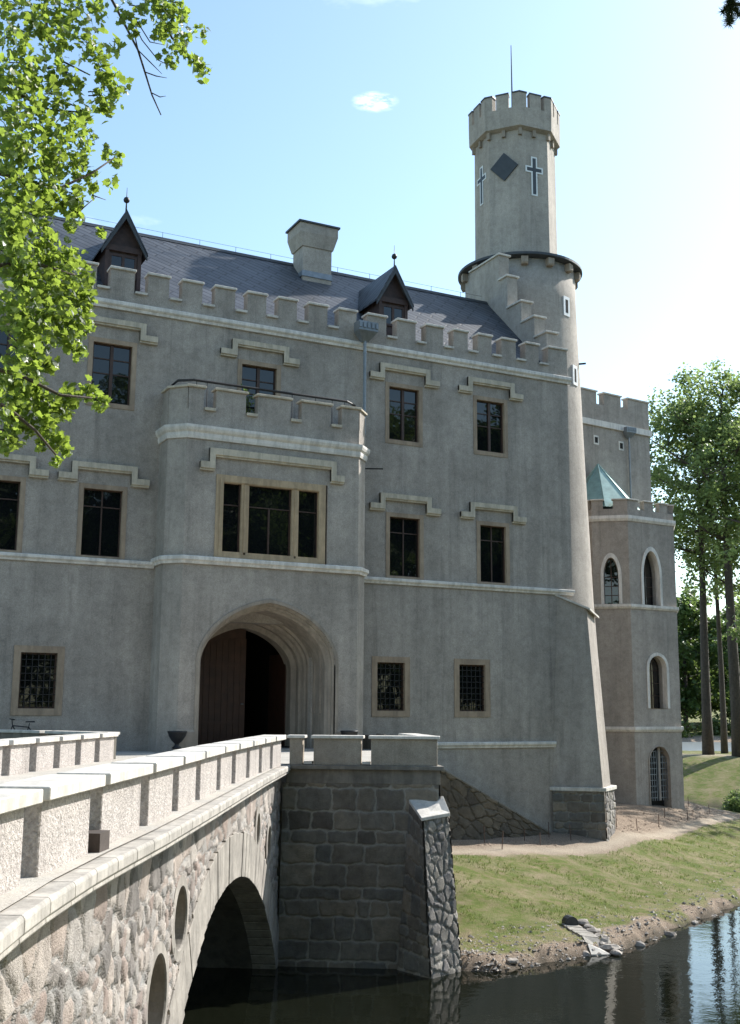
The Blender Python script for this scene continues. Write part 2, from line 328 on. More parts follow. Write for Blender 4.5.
gx = axis([(-3000, -400, 200), (-400, -80, 20), (-80, 10, 2.5), (10, 50, .28), (50, 130, 1.2), (130, 300, 6), (300, 3000, 150)])
gy = axis([(-1500, -100, 100), (-100, -10, 5), (-10, 20, 1), (20, 48, .28), (48, 60, .5), (60, 130, 1.2), (130, 300, 6), (300, 3000, 150)])
X, Y = np.meshgrid(gx, gy); Z = height(X, Y)
nx, ny = len(gx), len(gy)
me = bpy.data.meshes.new('ground')
idx = np.arange(nx*ny).reshape(ny, nx)
fa = np.stack([idx[:-1, :-1], idx[:-1, 1:], idx[1:, 1:], idx[1:, :-1]], -1).reshape(-1, 4)
me.from_pydata(np.stack([X, Y, Z], -1).reshape(-1, 3).tolist(), [], fa.tolist()); me.update()
sh = sdist(X, Y, PEN)
ex = np.array([e[0] for e in EDGE]); ey = np.array([e[1] for e in EDGE])
yl = np.interp(X, ex, ey)
grass = ss(.1, 1.1, sh + .5*wob(X, Y, .9)); grass = np.where((Y > yl) & (X < 50) & (sh > 0), 0, grass)
far = (sh < -1.5); grass = np.where(far, .75, grass)
v_ = X*math.sin(R(43))+Y*math.cos(R(43))
path = np.where((X < 47) & (sh > 0), np.exp(-((Y-yl-.55)/.45)**2), 0); path = np.maximum(path, np.where((v_ > 95) & (v_ < 98.5), .7, 0))
mud = np.where(sh < .25, 1, 0)*np.where(Z < ZW+.12, .8, 0)
grass = np.where((v_ > 150) & (v_ < 163), .1, grass)
colr = np.stack([grass, path, mud, np.ones_like(grass)], -1).reshape(-1, 4)
ca = me.color_attributes.new('zone', 'FLOAT_COLOR', 'POINT'); ca.data.foreach_set('color', colr.astype(np.float32).ravel())
tag(mesh_obj('ground', me, MT['ground'], smooth=True), kind='structure')
tag(M().add([(-70, -20, ZW), (140, -20, ZW), (140, 105, ZW), (-70, 105, ZW)], [(0, 1, 2, 3)]).build('moat_water', MT['water']), kind='structure')
def VH(v, h, z): a = R(43); return (v*math.sin(a)-h*math.cos(a), v*math.cos(a)+h*math.sin(a), z)
tag(M().add([VH(108.5, -77, -3.95), VH(154, -77, -3.95), VH(154, 77, -3.95), VH(108.5, 77, -3.95)], [(0, 1, 2, 3)]).build('pond_water', MT['pond']), kind='structure')
def gz(x, y): return float(height(np.array([x]), np.array([y]))[0])
def onGround(px, py):
    r = ray(px, py); r = r/math.hypot(r.x, r.y); d = 8.0
    while d < 300:
        if r.z*d < gz(r.x*d, r.y*d): break
        d += .1
    return Vector((r.x*d, r.y*d, gz(r.x*d, r.y*d)))

# ------------------------------------------------------------------ rubble panels
def warp(s, tt, a, seed, wa=.07):
    p = seed*1.7; k = 2.6/a
    ds = np.sin(s*k*1.1+p)*np.cos(tt*k*.9+p*2)+.6*np.sin(s*k*2.7+tt*k*1.9+p)+.35*np.sin(s*k*5.1-tt*k*4.3+p)
    dt = np.cos(s*k*.8-p)*np.sin(tt*k*1.2+p*.7)+.6*np.sin(s*k*2.1-tt*k*2.4+p*3)+.35*np.sin(s*k*4.7+tt*k*5.3+p)
    return s+ds*a*wa, tt+dt*a*wa*.9
def coursed(s, tt, a, b, seed):
    rr = np.random.default_rng(seed); s, tt = warp(s, tt, a*.6, seed, .05)
    hs = b*(.65+.7*rr.random(60)); zb = np.concatenate([[0], np.cumsum(hs)])-1.0; row = np.clip(np.searchsorted(zb, tt)-1, 0, 59)
    e = np.full(s.shape, 9.0); cell = np.zeros(s.shape)
    for r_ in np.unique(row):
        m_ = row == r_; ws = a*(.45+1.1*rr.random(90)); xb = np.concatenate([[0], np.cumsum(ws)])-2.0; c = np.clip(np.searchsorted(xb, s[m_])-1, 0, 89); rv = rr.random(90)
        dx = np.minimum(s[m_]-xb[c], xb[c+1]-s[m_]); dz = np.minimum(tt[m_]-zb[r_], zb[r_+1]-tt[m_]); q = .09
        d = np.where((dx < q) & (dz < q), q-np.hypot(q-dx, q-dz), np.minimum(dx, dz)); e[m_] = d; cell[m_] = rv[c]
    return np.zeros(s.shape), 2*np.maximum(e, 0), cell
def voro(s, tt, a, b, seed, jit=.8, offset=0.0):
    s, tt = warp(s, tt, min(a, b), seed)
    rr = np.random.default_rng(seed); N = 96
    jx = rr.random((N, N))*jit+(1-jit)/2; jy = rr.random((N, N))*jit+(1-jit)/2; val = rr.random((N, N))
    q = tt/b; iy = np.floor(q).astype(int); best = np.full(s.shape, 9e9); sec = best.copy(); cell = np.zeros(s.shape)
    for dy in (-1, 0, 1):
        cy = iy+dy; off = (cy % 2)*offset; pS = s/a+off; ix = np.floor(pS).astype(int)
        for dx in (-1, 0, 1):
            cx = ix+dx; d = np.hypot(((cx+jx[cy % N, cx % N])-pS)*a, ((cy+jy[cy % N, cx % N])-q)*b)
            new = d < best; sec = np.where(new, best, np.minimum(sec, d)); best = np.where(new, d, best); cell = np.where(new, val[cy % N, cx % N], cell)
    return best, sec, cell
def rubble(name, fn, S, T, mat, parent, a=.5, b=.4, depth=.05, gap=.035, seed=1, jit=.8, offset=.5, hole=None, loc=(0, 0, 0), cell2=None, course=False):
    """fn(s,t)->(points, normals); S,T sample arrays ; hole(s,t)->mask to drop"""
    s, tt = np.meshgrid(S, T); f1, f2, cell = coursed(s, tt, a, b, seed) if course else voro(s, tt, a, b, seed, jit, offset)
    if cell2 is not None:                                  # coarser stones where cell2 mask says so
        a2, b2, mk = cell2; g1, g2, c2 = voro(s, tt, a2, b2, seed+5, jit, offset); k = mk(s, tt)
        f1 = np.where(k, g1, f1); f2 = np.where(k, g2, f2); cell = np.where(k, c2, cell)
    e = f2-f1; st = ss(gap*.5, gap*1.5, e); mort = 1-ss(gap*.4, gap*1.1, e)
    st = st**.7; h = depth*(st*(.7+.6*cell)) + .010*np.sin(s*9+cell*29)*np.cos(tt*8+cell*15)*st
    P, Nn = fn(s, tt); P = P + Nn*h[..., None]
    ns, nt_ = len(S), len(T); idx = np.arange(ns*nt_).reshape(nt_, ns)
    fc = np.stack([idx[:-1, :-1], idx[:-1, 1:], idx[1:, 1:], idx[1:, :-1]], -1)
    if hole is not None:
        sc_, tc_ = (s[:-1, :-1]+s[1:, 1:])/2, (tt[:-1, :-1]+tt[1:, 1:])/2; fc = fc[~hole(sc_, tc_)]
    fc = fc.reshape(-1, 4)
    use = np.unique(fc); mp_ = -np.ones(ns*nt_, int); mp_[use] = np.arange(len(use)); fc = mp_[fc]
    me = bpy.data.meshes.new(name); me.from_pydata((P.reshape(-1, 3)[use]-np.array(loc)).tolist(), [], fc.tolist()); me.update()
    for an, arr in (('cell', cell), ('mortar', mort)):
        at = me.attributes.new(an, 'FLOAT', 'POINT'); at.data.foreach_set('value', arr.reshape(-1)[use].astype(np.float32))
    return mesh_obj(name, me, mat, parent, loc, True)
def panel(p0, p1, p2, p3):
    """bilinear quad p0(bottom left) p1(bottom right) p2(top right) p3(top left); s,t in metres; returns fn,S-len,T-len"""
    P = [np.array(p, float) for p in (p0, p1, p2, p3)]; Ls = np.linalg.norm(P[1]-P[0]); Lt = np.linalg.norm(P[3]-P[0])
    n = np.cross(P[1]-P[0], P[3]-P[0]); n /= np.linalg.norm(n)
    def fn(s, t):
        a = (s/Ls)[..., None]; b = (t/Lt)[..., None]
        return P[0]*(1-a)*(1-b)+P[1]*a*(1-b)+P[2]*a*b+P[3]*(1-a)*b, np.broadcast_to(n, s.shape+(3,))
    return fn, Ls, Lt

# ------------------------------------------------------------------ CASTLE MAIN BUILDING
YF = 38.2; XR = 29.0; XL = -8.0; ZT = 14.45
castle = thing('castle', 'grey roughcast castle wing with crenellated parapet, slate roof and projecting entrance bay', 'castle', (14.8, YF, -1.4))
W3 = [(5.05, 6.45), (8.56, 9.95), (14.08, 15.48), (20.27, 21.63), (24.35, 25.70)]
W1 = [(5.0, 6.40), (8.49, 9.84), (20.32, 21.67), (24.46, 25.71)]
WG = [(6.73, 7.92), (19.81, 21.0), (23.43, 24.64)]
Z3 = (10.42, 12.58); Z1 = (5.03, 7.35); ZG = (-.09, 1.72)
SW = .16
front = M().box(XL, XR, YF, YF+.6, -8, ZT).build('wall', MT['wall'], castle, (14, YF, 0))
cm = M()
for a, b in W3: cm.box(a-SW, b+SW, YF-.5, YF+1, Z3[0]-SW, Z3[1]+SW)
for a, b in W1: cm.box(a-SW, b+SW, YF-.5, YF+1, Z1[0]-.1, Z1[1]+SW)
for a, b in WG: cm.box(a-.22, b+.22, YF-.5, YF+1, ZG[0]-.22, ZG[1]+.22)
cm.box(12.6, 17.1, YF-.5, YF+1, -3, 3.0)
cut(front, cm)
sw = M(); sw.box(XR-.6, XR, YF+.6, YF+13.5, -8, ZT); sw.build('side_wall', MT['wall'], castle)
M().box(XL, XR-.6, YF+12.9, YF+13.5, -8, ZT).build('rear_wall', MT['wall'], castle)
M().box(XL, XL+.6, YF+.6, YF+12.9, -8, ZT).build('side_wall', MT['wall'], castle)
# mouldings
def mould(x0, x1, z0, z1, d, yf=YF):
    """a moulding of stepped profile on the facade plane"""
    h = z1-z0; prof = [(yf+.0, z0), (yf-d*.45, z0), (yf-d*.6, z0+h*.3), (yf-d*.85, z0+h*.42), (yf-d, z0+h*.55), (yf-d, z1-h*.08), (yf-d*.8, z1), (yf, z1)]
    return M().extr(prof, 'x', x0, x1)
mould(XL, XR+.12, 13.86, 14.16, .16).build('cornice', MT['trim'], castle)
mould(XL, 11.03, 4.72, 4.95, .14).build('string_course', MT['trim'], castle)
mould(18.8, XR+.04, 4.70, 4.93, .14).build('string_course', MT['trim'], castle)
mould(19.6, 27.95, -1.5, -1.27, .12).build('string_course', MT['trim'], castle)
# parapet with merlons
gaps = [-6.2, -4.95, -3.7, -2.45, -1.2, .05, 1.3, 2.55, 3.8, 5.05, 6.3, 7.55, 8.81, 10.17, 11.45, 12.71, 13.99, 15.24, 16.5, 17.79, 19.05, 20.38, 21.72, 23.02, 24.2, 25.37, 26.59, 27.77]
GW = .5
def merlon(x0, x1, y0, y1, z0, z1, root, mat, cop, over=.07, th=.09):
    m_ = M().box(x0, x1, y0, y1, z0, z1).build('merlon', mat, root, ((x0+x1)/2, y0, z0))
    M().box(x0-over*.6, x1+over*.6, y0-over, y1+over, z1, z1+th).build('coping', cop, m_, ((x0+x1)/2, y0, z1), bevel=.012)
    return m_
M().box(XL, XR, YF-.001, YF+.42, ZT, 14.56).build('parapet_base', MT['wall'], castle)
xs = [XL]+[v for g_ in gaps for v in (g_-GW/2, g_+GW/2)]+[XR]
for i in range(0, len(xs), 2): merlon(xs[i], xs[i+1], YF-.001, YF+.42, 14.56, 15.36, castle, MT['wall'], MT['coping'])
for g_ in gaps: M().box(g_-GW/2+.03, g_+GW/2-.03, YF-.09, YF+.5, 14.56, 14.64).build('crenel_sill', MT['coping'], castle, (g_, YF, 14.56))
# side parapet (right end), stepped gable
def gstep(y0, y1, ztop, z0=14.4):
    m_ = M().box(28.5, 29.06, y0, y1, z0, ztop).build('gable_step', MT['tower'], castle, (28.78, y0, z0))
    M().box(28.42, 29.14, y0-.08, y1+.02, ztop, ztop+.09).build('coping', MT['coping'], m_, (28.78, y0, ztop), bevel=.012)
for y0, y1, zt in [(38.95, 39.85, 16.35), (39.85, 40.85, 17.35), (40.85, 41.95, 18.4), (41.95, 42.62, 20.0), (42.62, 45.2, 21.3), (45.2, 46.3, 19.4), (46.3, 47.4, 18.3), (47.4, 48.5, 17.2), (48.5, 49.6, 16.1), (49.6, 51.7, 15.2)]: gstep(y0, y1, zt)
# roof
YR, ZR, YE, ZE = 43.7, 19.25, 38.75, 14.5
sl = (ZR-ZE)/(YR-YE)
roof = M().extr([(YE, ZE), (YR, ZR), (YR+4.95+3, ZE-3+.0), (YR+4.95+3, ZE-3.2), (YR, ZR-.25), (YE, ZE-.25)][::-1], 'x', XL, 28.49).build('roof', MT['slate'], castle, (10, YE, ZE))
M().extr([(YR-.14, ZR-.10), (YR, ZR+.08), (YR+.14, ZR-.10), (YR, ZR+.02)], 'x', XL, 28.49).build('ridge_cap', MT['lead'], roof, (10, YR, ZR))
rd = M()
for k in range(22): x = XL+1+k*1.62; rd.tube([(x, YR, ZR+.05), (x, YR, ZR+.3)], .012, 4)
rd.tube([(XL, YR, ZR+.29), (28.2, YR, ZR+.29)], .008, 4)
rd.build('lightning_wire', MT['iron'], roof, (10, YR, ZR))
# windows ---------------------------------------------------------------
def frame_ring(m_, x0, x1, z0, z1, w_, y0, y1, bottom=True):
    m_.box(x0, x0+w_, y0, y1, z0, z1); m_.box(x1-w_, x1, y0, y1, z0, z1); m_.box(x0+w_, x1-w_, y0, y1, z1-w_, z1)
    if bottom: m_.box(x0+w_, x1-w_, y0, y1, z0, z0+w_)
    return m_
def hood(cx, zt, half, top_half, parent, yf=YF, ze=.28, th=.26, lift=.44):
    """label mould: two ears, two risers and a raised top bar"""
    out = M(); zb = zt+.12
    for dz, d in ((0, .10), (.07, .15)):
        z0 = zb+dz; th2 = th-dz
        for s in (-1, 1):
            a, b = sorted((cx+s*half, cx+s*(top_half-.02))); out.box(a, b, yf-d, yf, z0, zb+ze)
            a, b = sorted((cx+s*top_half, cx+s*(top_half-.2))); out.box(a, b, yf-d+.003, yf, z0+.001, zb+lift+th-.001)
        out.box(cx-top_half+.2, cx+top_half-.2, yf-d, yf, zb+lift+dz, zb+lift+th)
    return out.build('hood_mould', MT['hood'], parent, (cx, yf, zt))
def window(x0, x1, z0, z1, kind, root=castle, yf=YF, hoodm=True, label=None):
    cx = (x0+x1)/2; loc = (cx, yf, z0)
    fr = M(); d0, d1 = yf+.11, yf+.17; fw = .045 if kind == 'tall' else .06
    frame_ring(fr, x0, x1, z0, z1, fw, d0, d1)
    if kind == 'casement':
        fr.box(cx-.055, cx+.055, d0-.02, d1, z0+fw, z1-fw)
        for zz in (z0+(z1-z0)*.5, z0+(z1-z0)*.745): fr.box(x0+fw, x1-fw, d0+.012, d1-.005, zz-.02, zz+.02)
    elif kind == 'tall':
        fr.box(cx-.025, cx+.025, d0+.01, d1, z0+fw, z1-fw); fr.box(x0+fw, x1-fw, d0+.02, d1-.005, z0+(z1-z0)*.74-.02, z0+(z1-z0)*.74+.02)
    w_ = fr.build('window', MT['timber'], root, loc)
    M().box(x0+.01, x1-.01, d1-.015, d1+.01, z0+.01, z1-.01).build('glass', MT['glass'], w_, loc)
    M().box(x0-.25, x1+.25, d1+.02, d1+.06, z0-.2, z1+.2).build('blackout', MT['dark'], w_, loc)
    s = M()
    if kind == 'grille':
        frame_ring(s, x0-.219, x1+.219, z0-.219, z1+.219, .222, yf-.03, d1+.02); s.build('surround', MT['jamb'], w_, loc)
        gr_ = M()
        for k in range(1, 6): xx = x0+(x1-x0)*k/6; gr_.box(xx-.012, xx+.012, yf+.06, yf+.085, z0, z1)
        for k in range(1, 8): zz = z0+(z1-z0)*k/8; gr_.box(x0, x1, yf+.07, yf+.095, zz-.012, zz+.012)
        gr_.build('iron_grille', MT['iron'], w_, loc)
    else:
        frame_ring(s, x0-SW+.001, x1+SW-.001, z0-(SW-.001 if kind == 'casement' else .099), z1+SW-.001, SW+.003, yf-.025, d1+.02, kind == 'casement')
        if kind != 'casement': s.box(x0+.002, x1-.002, yf-.02, d1+.02, z0-.099, z0+.003)
        s.build('surround', MT['jamb'], w_, loc)
        if hoodm: hood(cx, z1+SW-.1, 1.57, 1.13, w_, yf)
    return w_
for a, b in W3: window(a, b, *Z3, 'casement')
for a, b in W1: window(a, b, *Z1, 'tall')
for a, b in WG: window(a, b, *ZG, 'grille')
# entrance bay ------------------------------------------------------------
YB = 36.7; BX0, BX1 = 11.08, 18.75
def baypoly(e=0.0): return [(BX0-e, YF-.001), (BX0-e, 37.23-e*.4), (BX0+.53-e*.4, YB-e), (BX1-.53+e*.4, YB-e), (BX1+e, 37.23-e*.4), (BX1+e, YF-.001)]
bay = M().prism(baypoly(), -3, 10.2).build('entrance_bay', MT['wall'], castle, (14.9, YB, -1.4))
CXD = 14.83
def tudor(a, zs, za, zb=-1.42, n=14, cx=CXD):
    pts = [(cx-a, zb)]
    for i in range(n*2+1):
        k = -math.cos(math.pi*i/(2*n)); x = k*a
        pts.append((cx+x, zs+(za-zs)*(math.sqrt(max(0, 1-k*k))*.85+.15*(1-abs(k)))))
    pts.append((cx+a, zb)); return pts
c_ = M().extr(tudor(2.53, 1.5, 3.6), 'y', 36, 38.5)
c_.box(12.7, 16.96, YB-.5, YB+.5, 5.02, 7.98)
cut(bay, c_)
# triple window of the bay
bw = (12.94, 16.64, 5.1, 7.78)
fr = M(); x0, x1, z0, z1 = bw; y0 = YB
frame_ring(fr, x0-.24+.002, x1+.24-.002, z0-.079, z1+.198, .27, YB-.03, YB+.2)
frame_ring(fr, x0-.1, x1+.1, z0-.02, z1+.09, .13, YB-.05, YB+.1)
for a, b in ((13.65, 13.93), (15.57, 15.83)): fr.box(a, b, YB+.0, YB+.16, z0+.02, z1-.02); fr.box(a+.1, b-.1, YB-.03, YB+.02, z0+.02, z1-.02)
tw = fr.build('triple_window', MT['tan'], castle, (14.83, YB, 5.1))
gl = M().box(x0-.1, x1+.1, YB+.17, YB+.2, z0-.05, z1+.1).build('glass', MT['glass'], tw, (14.83, YB, 5.1))
sash = M()
for a, b in ((x0, 13.65), (13.93, 15.57), (15.83, x1)): frame_ring(sash, a, b, z0, z1, .05, YB+.11, YB+.18); sash.box(a+.06, b-.06, YB+.13, YB+.178, 6.93, 6.97)
sash.box(14.71, 14.77, YB+.12, YB+.177, z0+.05, 6.93); sash.build('sash', MT['timber'], tw, (14.83, YB, 5.1))
hood(14.83, z1+.17, 2.75, 2.42, tw, YB, .3, .3, .5)
# bay mouldings following the plan
def plan_band(name, z0, z1, d, mat, root, prof=((0, 0), (.5, 0), (.65, .3), (1, .5), (1, .9), (.85, 1), (0, 1))):
    rings = [[(p[0], p[1], z0+(z1-z0)*b) for p in baypoly(d*a+.002)] for a, b in prof]
    return M().loft(rings).build(name, mat, root, (14.9, YB, z0))
plan_band('string_course', 4.80, 5.06, .16, MT['trim'], bay)
plan_band('cornice', 9.16, 9.62, .17, MT['trim'], bay, ((0, 0), (.3, 0), (.45, .2), (.45, .45), (.8, .6), (1, .8), (1, 1), (0, 1)))
# bay top parapet: chamfered merlons around the terrace
def seg_merlon(p, q, root, z0=10.2, z1=11.0, th=.34, cop=.08, mat=None, cmat=None, name='merlon', sill=False):
    p = Vector((p[0], p[1])); q = Vector((q[0], q[1])); d = (q-p).normalized(); n = Vector((-d.y, d.x))
    mat = mat or MT['wall']; cmat = cmat or MT['hood']
    P = [p, q, q+n*th, p+n*th]; m_ = M().prism([(a.x, a.y) for a in P], z0, z1).build(name, mat, root, ((p.x+q.x)/2, (p.y+q.y)/2, z0))
    e = .07; P = [p-d*e-n*e, q+d*e-n*e, q+d*e+n*(th+e), p-d*e+n*(th+e)]
    M().prism([(a.x, a.y) for a in P], z1, z1+cop).build('coping', cmat, m_, ((p.x+q.x)/2, (p.y+q.y)/2, z1), bevel=.01); return m_
pg = [12.39, 13.95, 15.66, 17.28]; xs = [BX0+.53]+[v for g_ in pg for v in (g_-.23, g_+.23)]+[BX1-.53]
for i in range(0, len(xs), 2): seg_merlon((xs[i], YB-.002), (xs[i+1], YB-.002), bay, z1=10.98 if True else 0)
seg_merlon((BX0-.002, 37.26), (BX0+.5, YB+.02), bay, z1=10.97); seg_merlon((BX1-.5, YB+.02), (BX1+.002, 37.26), bay, z1=10.97)
seg_merlon((BX0-.002, 38.0), (BX0-.002, 37.3), bay, z1=10.975); seg_merlon((BX1+.002, 37.3), (BX1+.002, 38.0), bay, z1=10.975)
for g_ in pg: M().box(g_-.2, g_+.2, YB-.08, YB+.4, 10.2, 10.3).build('crenel_sill', MT['hood'], bay, (g_, YB, 10.2))
rail = M(); rp = [(BX0+.35, 38.1, 11.36), (BX0+.35, 37.45, 11.36), (BX0+.85, 37.1, 11.36), (BX1-.85, 37.1, 11.36), (BX1-.35, 37.45, 11.36), (BX1-.35, 38.1, 11.36)]
rail.tube(rp, .045, 6)
for x in (12.0, 12.39, 13.95, 14.9, 15.66, 16.6, 17.28, 17.8): rail.tube([(x, 37.1, 10.2), (x, 37.1, 11.36)], .014, 5)
rail.build('terrace_railing', MT['iron'], bay, (14.9, 37.1, 10.2))
# plinths of the bay
for a, b in ((BX0+.5, 12.2), (17.45, BX1-.5)):
    M().loft([[(a, YB-.06, -1.45), (b, YB-.06, -1.45), (b, YB+.1, -1.45), (a, YB+.1, -1.45)], [(a, YB-.06, -.82), (b, YB-.06, -.82), (b, YB+.1, -.82), (a, YB+.1, -.82)], [(a, YB-.003, -.74), (b, YB-.003, -.74), (b, YB+.1, -.74), (a, YB+.1, -.74)]]).build('plinth', MT['portal'], bay, ((a+b)/2, YB, -1.4))
# portal: nested mouldings leading back to the door
steps = [(0, YB-.035), (0, YB+.1), (.07, YB+.13), (.07, YB+.24), (.13, YB+.26), (.16, YB+.34), (.13, YB+.40), (.20, YB+.46), (.20, YB+1.75), (.27, YB+1.78), (.27, YB+1.95), (.34, YB+1.98), (.38, YB+2.1), (.34, YB+2.2), (.44, YB+2.24), (.44, YB+2.5), (.6, YB+2.6), (.6, 39.9)]
po = M(); rings = []
for d, y in steps:
    k = d/.6; rings.append([(q[0], y, q[1]) for q in tudor(2.53-d, 1.5-.15*k, 3.6-.72*k, n=20)])
n = len(rings[0])
for r1, r2 in zip(rings[:-1], rings[1:]): po.add(list(r1)+list(r2), [(i, i+1, n+i+1, n+i) for i in range(n-1)])
o_ = [(q[0], YB-.035, q[1]) for q in tudor(2.53, 1.5, 3.6, n=20)]; o2 = [(q[0], YB-.035, q[1]) for q in tudor(2.64, 1.5, 3.72, n=20)]; o3 = [(q[0], YB+.02, q[1]) for q in tudor(2.66, 1.5, 3.74, n=20)]
po.add(o_+o2+o3, [(i, i+1, n+i+1, n+i) for i in range(n-1)]+[(n+i, n+i+1, 2*n+i+1, 2*n+i) for i in range(n-1)])
portal = po.build('portal', MT['portal'], bay, (CXD, YB, -1.4))
# blind niche on the right reveal
nm = M(); nm.box(17.10, 17.16, YB+.75, YB+.82, -.2, 1.6); nm.box(17.10, 17.16, YB+1.28, YB+1.35, -.2, 1.6)
for k in range(8):
    a0, a1 = math.pi*k/8, math.pi*(k+1)/8
    nm.tube([(17.13, YB+1.05-.27*math.cos(a0), 1.6+.4*math.sin(a0)), (17.13, YB+1.05-.27*math.cos(a1), 1.6+.4*math.sin(a1))], .035, 5)
nm.build('blind_niche', MT['portal'], bay, (17.1, YB+1, 0))
# doors and dark passage behind
def half_door(x0, x1, y, side):
    pts = tudor(1.95, 1.35, 2.92, n=20); seg = [q for q in pts if x0-1e-6 <= q[0] <= x1+1e-6]
    top = []
    for q in np.linspace(x0, x1, 14):
        k = abs((q-CXD)/1.95); top.append((q, 1.35+1.57*(math.sqrt(max(0, 1-k*k))*.85+.15*(1-k))))
    return [(x0, -1.4), (x1, -1.4)]+top[::-1]
dl = M().extr(half_door(12.9, 15.05, 0, -1), 'y', 39.62, 39.7)
for k in range(9): x = 12.98+k*.235; dl.box(x, x+.21, 39.595, 39.63, -1.35, min(2.5, 1.3+1.2*math.sqrt(max(0, 1-((x+.1-CXD)/1.95)**2))))
for zz in (-.6, .5, 1.5): dl.box(13.0, 15.0, 39.57, 39.6, zz, zz+.09)
door = dl.build('door_leaf', MT['doorwood'], castle, (13, 39.65, -1.4)); M().tube([(14.9, 39.56, .1), (14.9, 39.5, .12), (14.98, 39.5, .12)], .02, 6).build('handle', MT['zinc'], door, (14.9, 39.56, .1))
dr = M().box(16.72, 16.8, 39.75, 41.4, -1.4, 2.0).build('door_leaf', MT['doorwood'], castle, (16.76, 39.75, -1.4))
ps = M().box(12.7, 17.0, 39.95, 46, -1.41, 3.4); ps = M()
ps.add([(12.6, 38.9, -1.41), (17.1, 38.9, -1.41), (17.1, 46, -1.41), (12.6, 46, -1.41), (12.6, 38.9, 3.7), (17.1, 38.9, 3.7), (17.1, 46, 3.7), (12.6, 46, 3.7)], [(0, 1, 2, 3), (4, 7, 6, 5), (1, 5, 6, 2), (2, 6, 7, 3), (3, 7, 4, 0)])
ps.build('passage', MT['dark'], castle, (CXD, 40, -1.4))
# potted plant on the bay terrace is a separate thing
# downpipe
def hopper(x, y, z, zb, root, s=1.0):
    h = M(); h.loft([[(x-.12*s, y-.14*s, z-.5*s), (x+.12*s, y-.14*s, z-.5*s), (x+.12*s, y+.05, z-.5*s), (x-.12*s, y+.05, z-.5*s)], [(x-.42*s, y-.42*s, z-.12*s), (x+.42*s, y-.42*s, z-.12*s), (x+.42*s, y+.05, z-.12*s), (x-.42*s, y+.05, z-.12*s)], [(x-.42*s, y-.42*s, z+.25*s), (x+.42*s, y-.42*s, z+.25*s), (x+.42*s, y+.05, z+.25*s), (x-.42*s, y+.05, z+.25*s)]])
    for k in range(5): xx = x-.36*s+k*.18*s; h.box(xx-.05*s, xx+.05*s, y-.46*s, y-.421*s, z-.02*s, z+.2*s)
    p_ = M().tube([(x, y-.1, z-.45*s), (x, y-.1, zb)], .065*s, 10); p_.tube([(x, y-.1, z-.9), (x, y-.1, z-1.0)], .08*s, 10); o = p_.build('downpipe', MT['zinc'], root, (x, y, zb)); h.build('hopper_head', MT['zinc'], o, (x, y, z)); return o
hopper(19.05, YF-.17, 14.62, 10.4, castle)
# small iron spout at bay's right
M().tube([(18.9, 37.7, 9.0), (19.55, 37.3, 8.98)], .03, 5).build('iron_bracket', MT['iron'], castle, (19, 37.6, 9))
# dormers
def dormer(cx):
    yb = 39.35; z0 = 14.7; ze = 16.75; za = 18.1; hw = .66
    d = M().box(cx-hw, cx+hw, yb, yb+3.0, z0, ze)
    d.add([(cx-hw, yb, ze), (cx+hw, yb, ze), (cx, yb, za-.12), (cx-hw, yb+3, ze), (cx+hw, yb+3, ze), (cx, yb+3, za-.12)], [(0, 1, 2), (3, 5, 4), (0, 2, 5, 3), (1, 4, 5, 2)])
    body = d.build('dormer', MT['dormerwood'], castle, (cx, yb, z0)); body['label'] = 'small gabled brown timber dormer with pointed slate roof and ball finial'
    r_ = M(); e = .87
    for s in (-1, 1):
        P = [(cx, za), (cx+s*e, ze-.25), (cx+s*e, ze-.33), (cx, za-.1)]
        if s > 0: P = P[::-1]
        r_.extr(P, 'y', yb-.28, yb+3.4)
    r_.build('dormer_roof', MT['slate'], body, (cx, yb, ze))
    b_ = M()
    for s in (-1, 1): b_.extr([(cx, za-.1), (cx+s*.85, ze-.33), (cx+s*.85, ze-.5), (cx, za-.36)], 'y', yb-.27, yb-.2)
    b_.build('barge_board', MT['lead'], body, (cx, yb, ze))
    w_ = M(); frame_ring(w_, cx-.52, cx+.52, 15.5, 16.4, .09, yb-.06, yb-.005); w_.box(cx-.05, cx+.05, yb-.07, yb-.005, 15.58, 16.32); w_.box(cx-hw-.03, cx+hw+.03, yb-.1, yb-.002, 16.5, 16.72)
    for s in (-1, 1): w_.box(cx+s*.6-.07, cx+s*.6+.07, yb-.09, yb-.003, z0, 16.49)
    w_.build('window_frame', MT['dormerwood'], body, (cx, yb, 15.5))
    M().box(cx-.5, cx+.5, yb-.03, yb-.012, 15.58, 16.32).build('glass', MT['glass'], body, (cx, yb, 15.5))
    f = M().tube([(cx, yb-.15, za-.1), (cx, yb-.15, za+.9)], [.035, .008], 6); f.lathe((cx, yb-.15), [(.02, za+.28), (.1, za+.34), (.12, za+.41), (.09, za+.49), (.02, za+.54)], 12)
    f.build('finial', MT['iron'], body, (cx, yb-.15, za), True)
dormer(9.74); dormer(21.02)
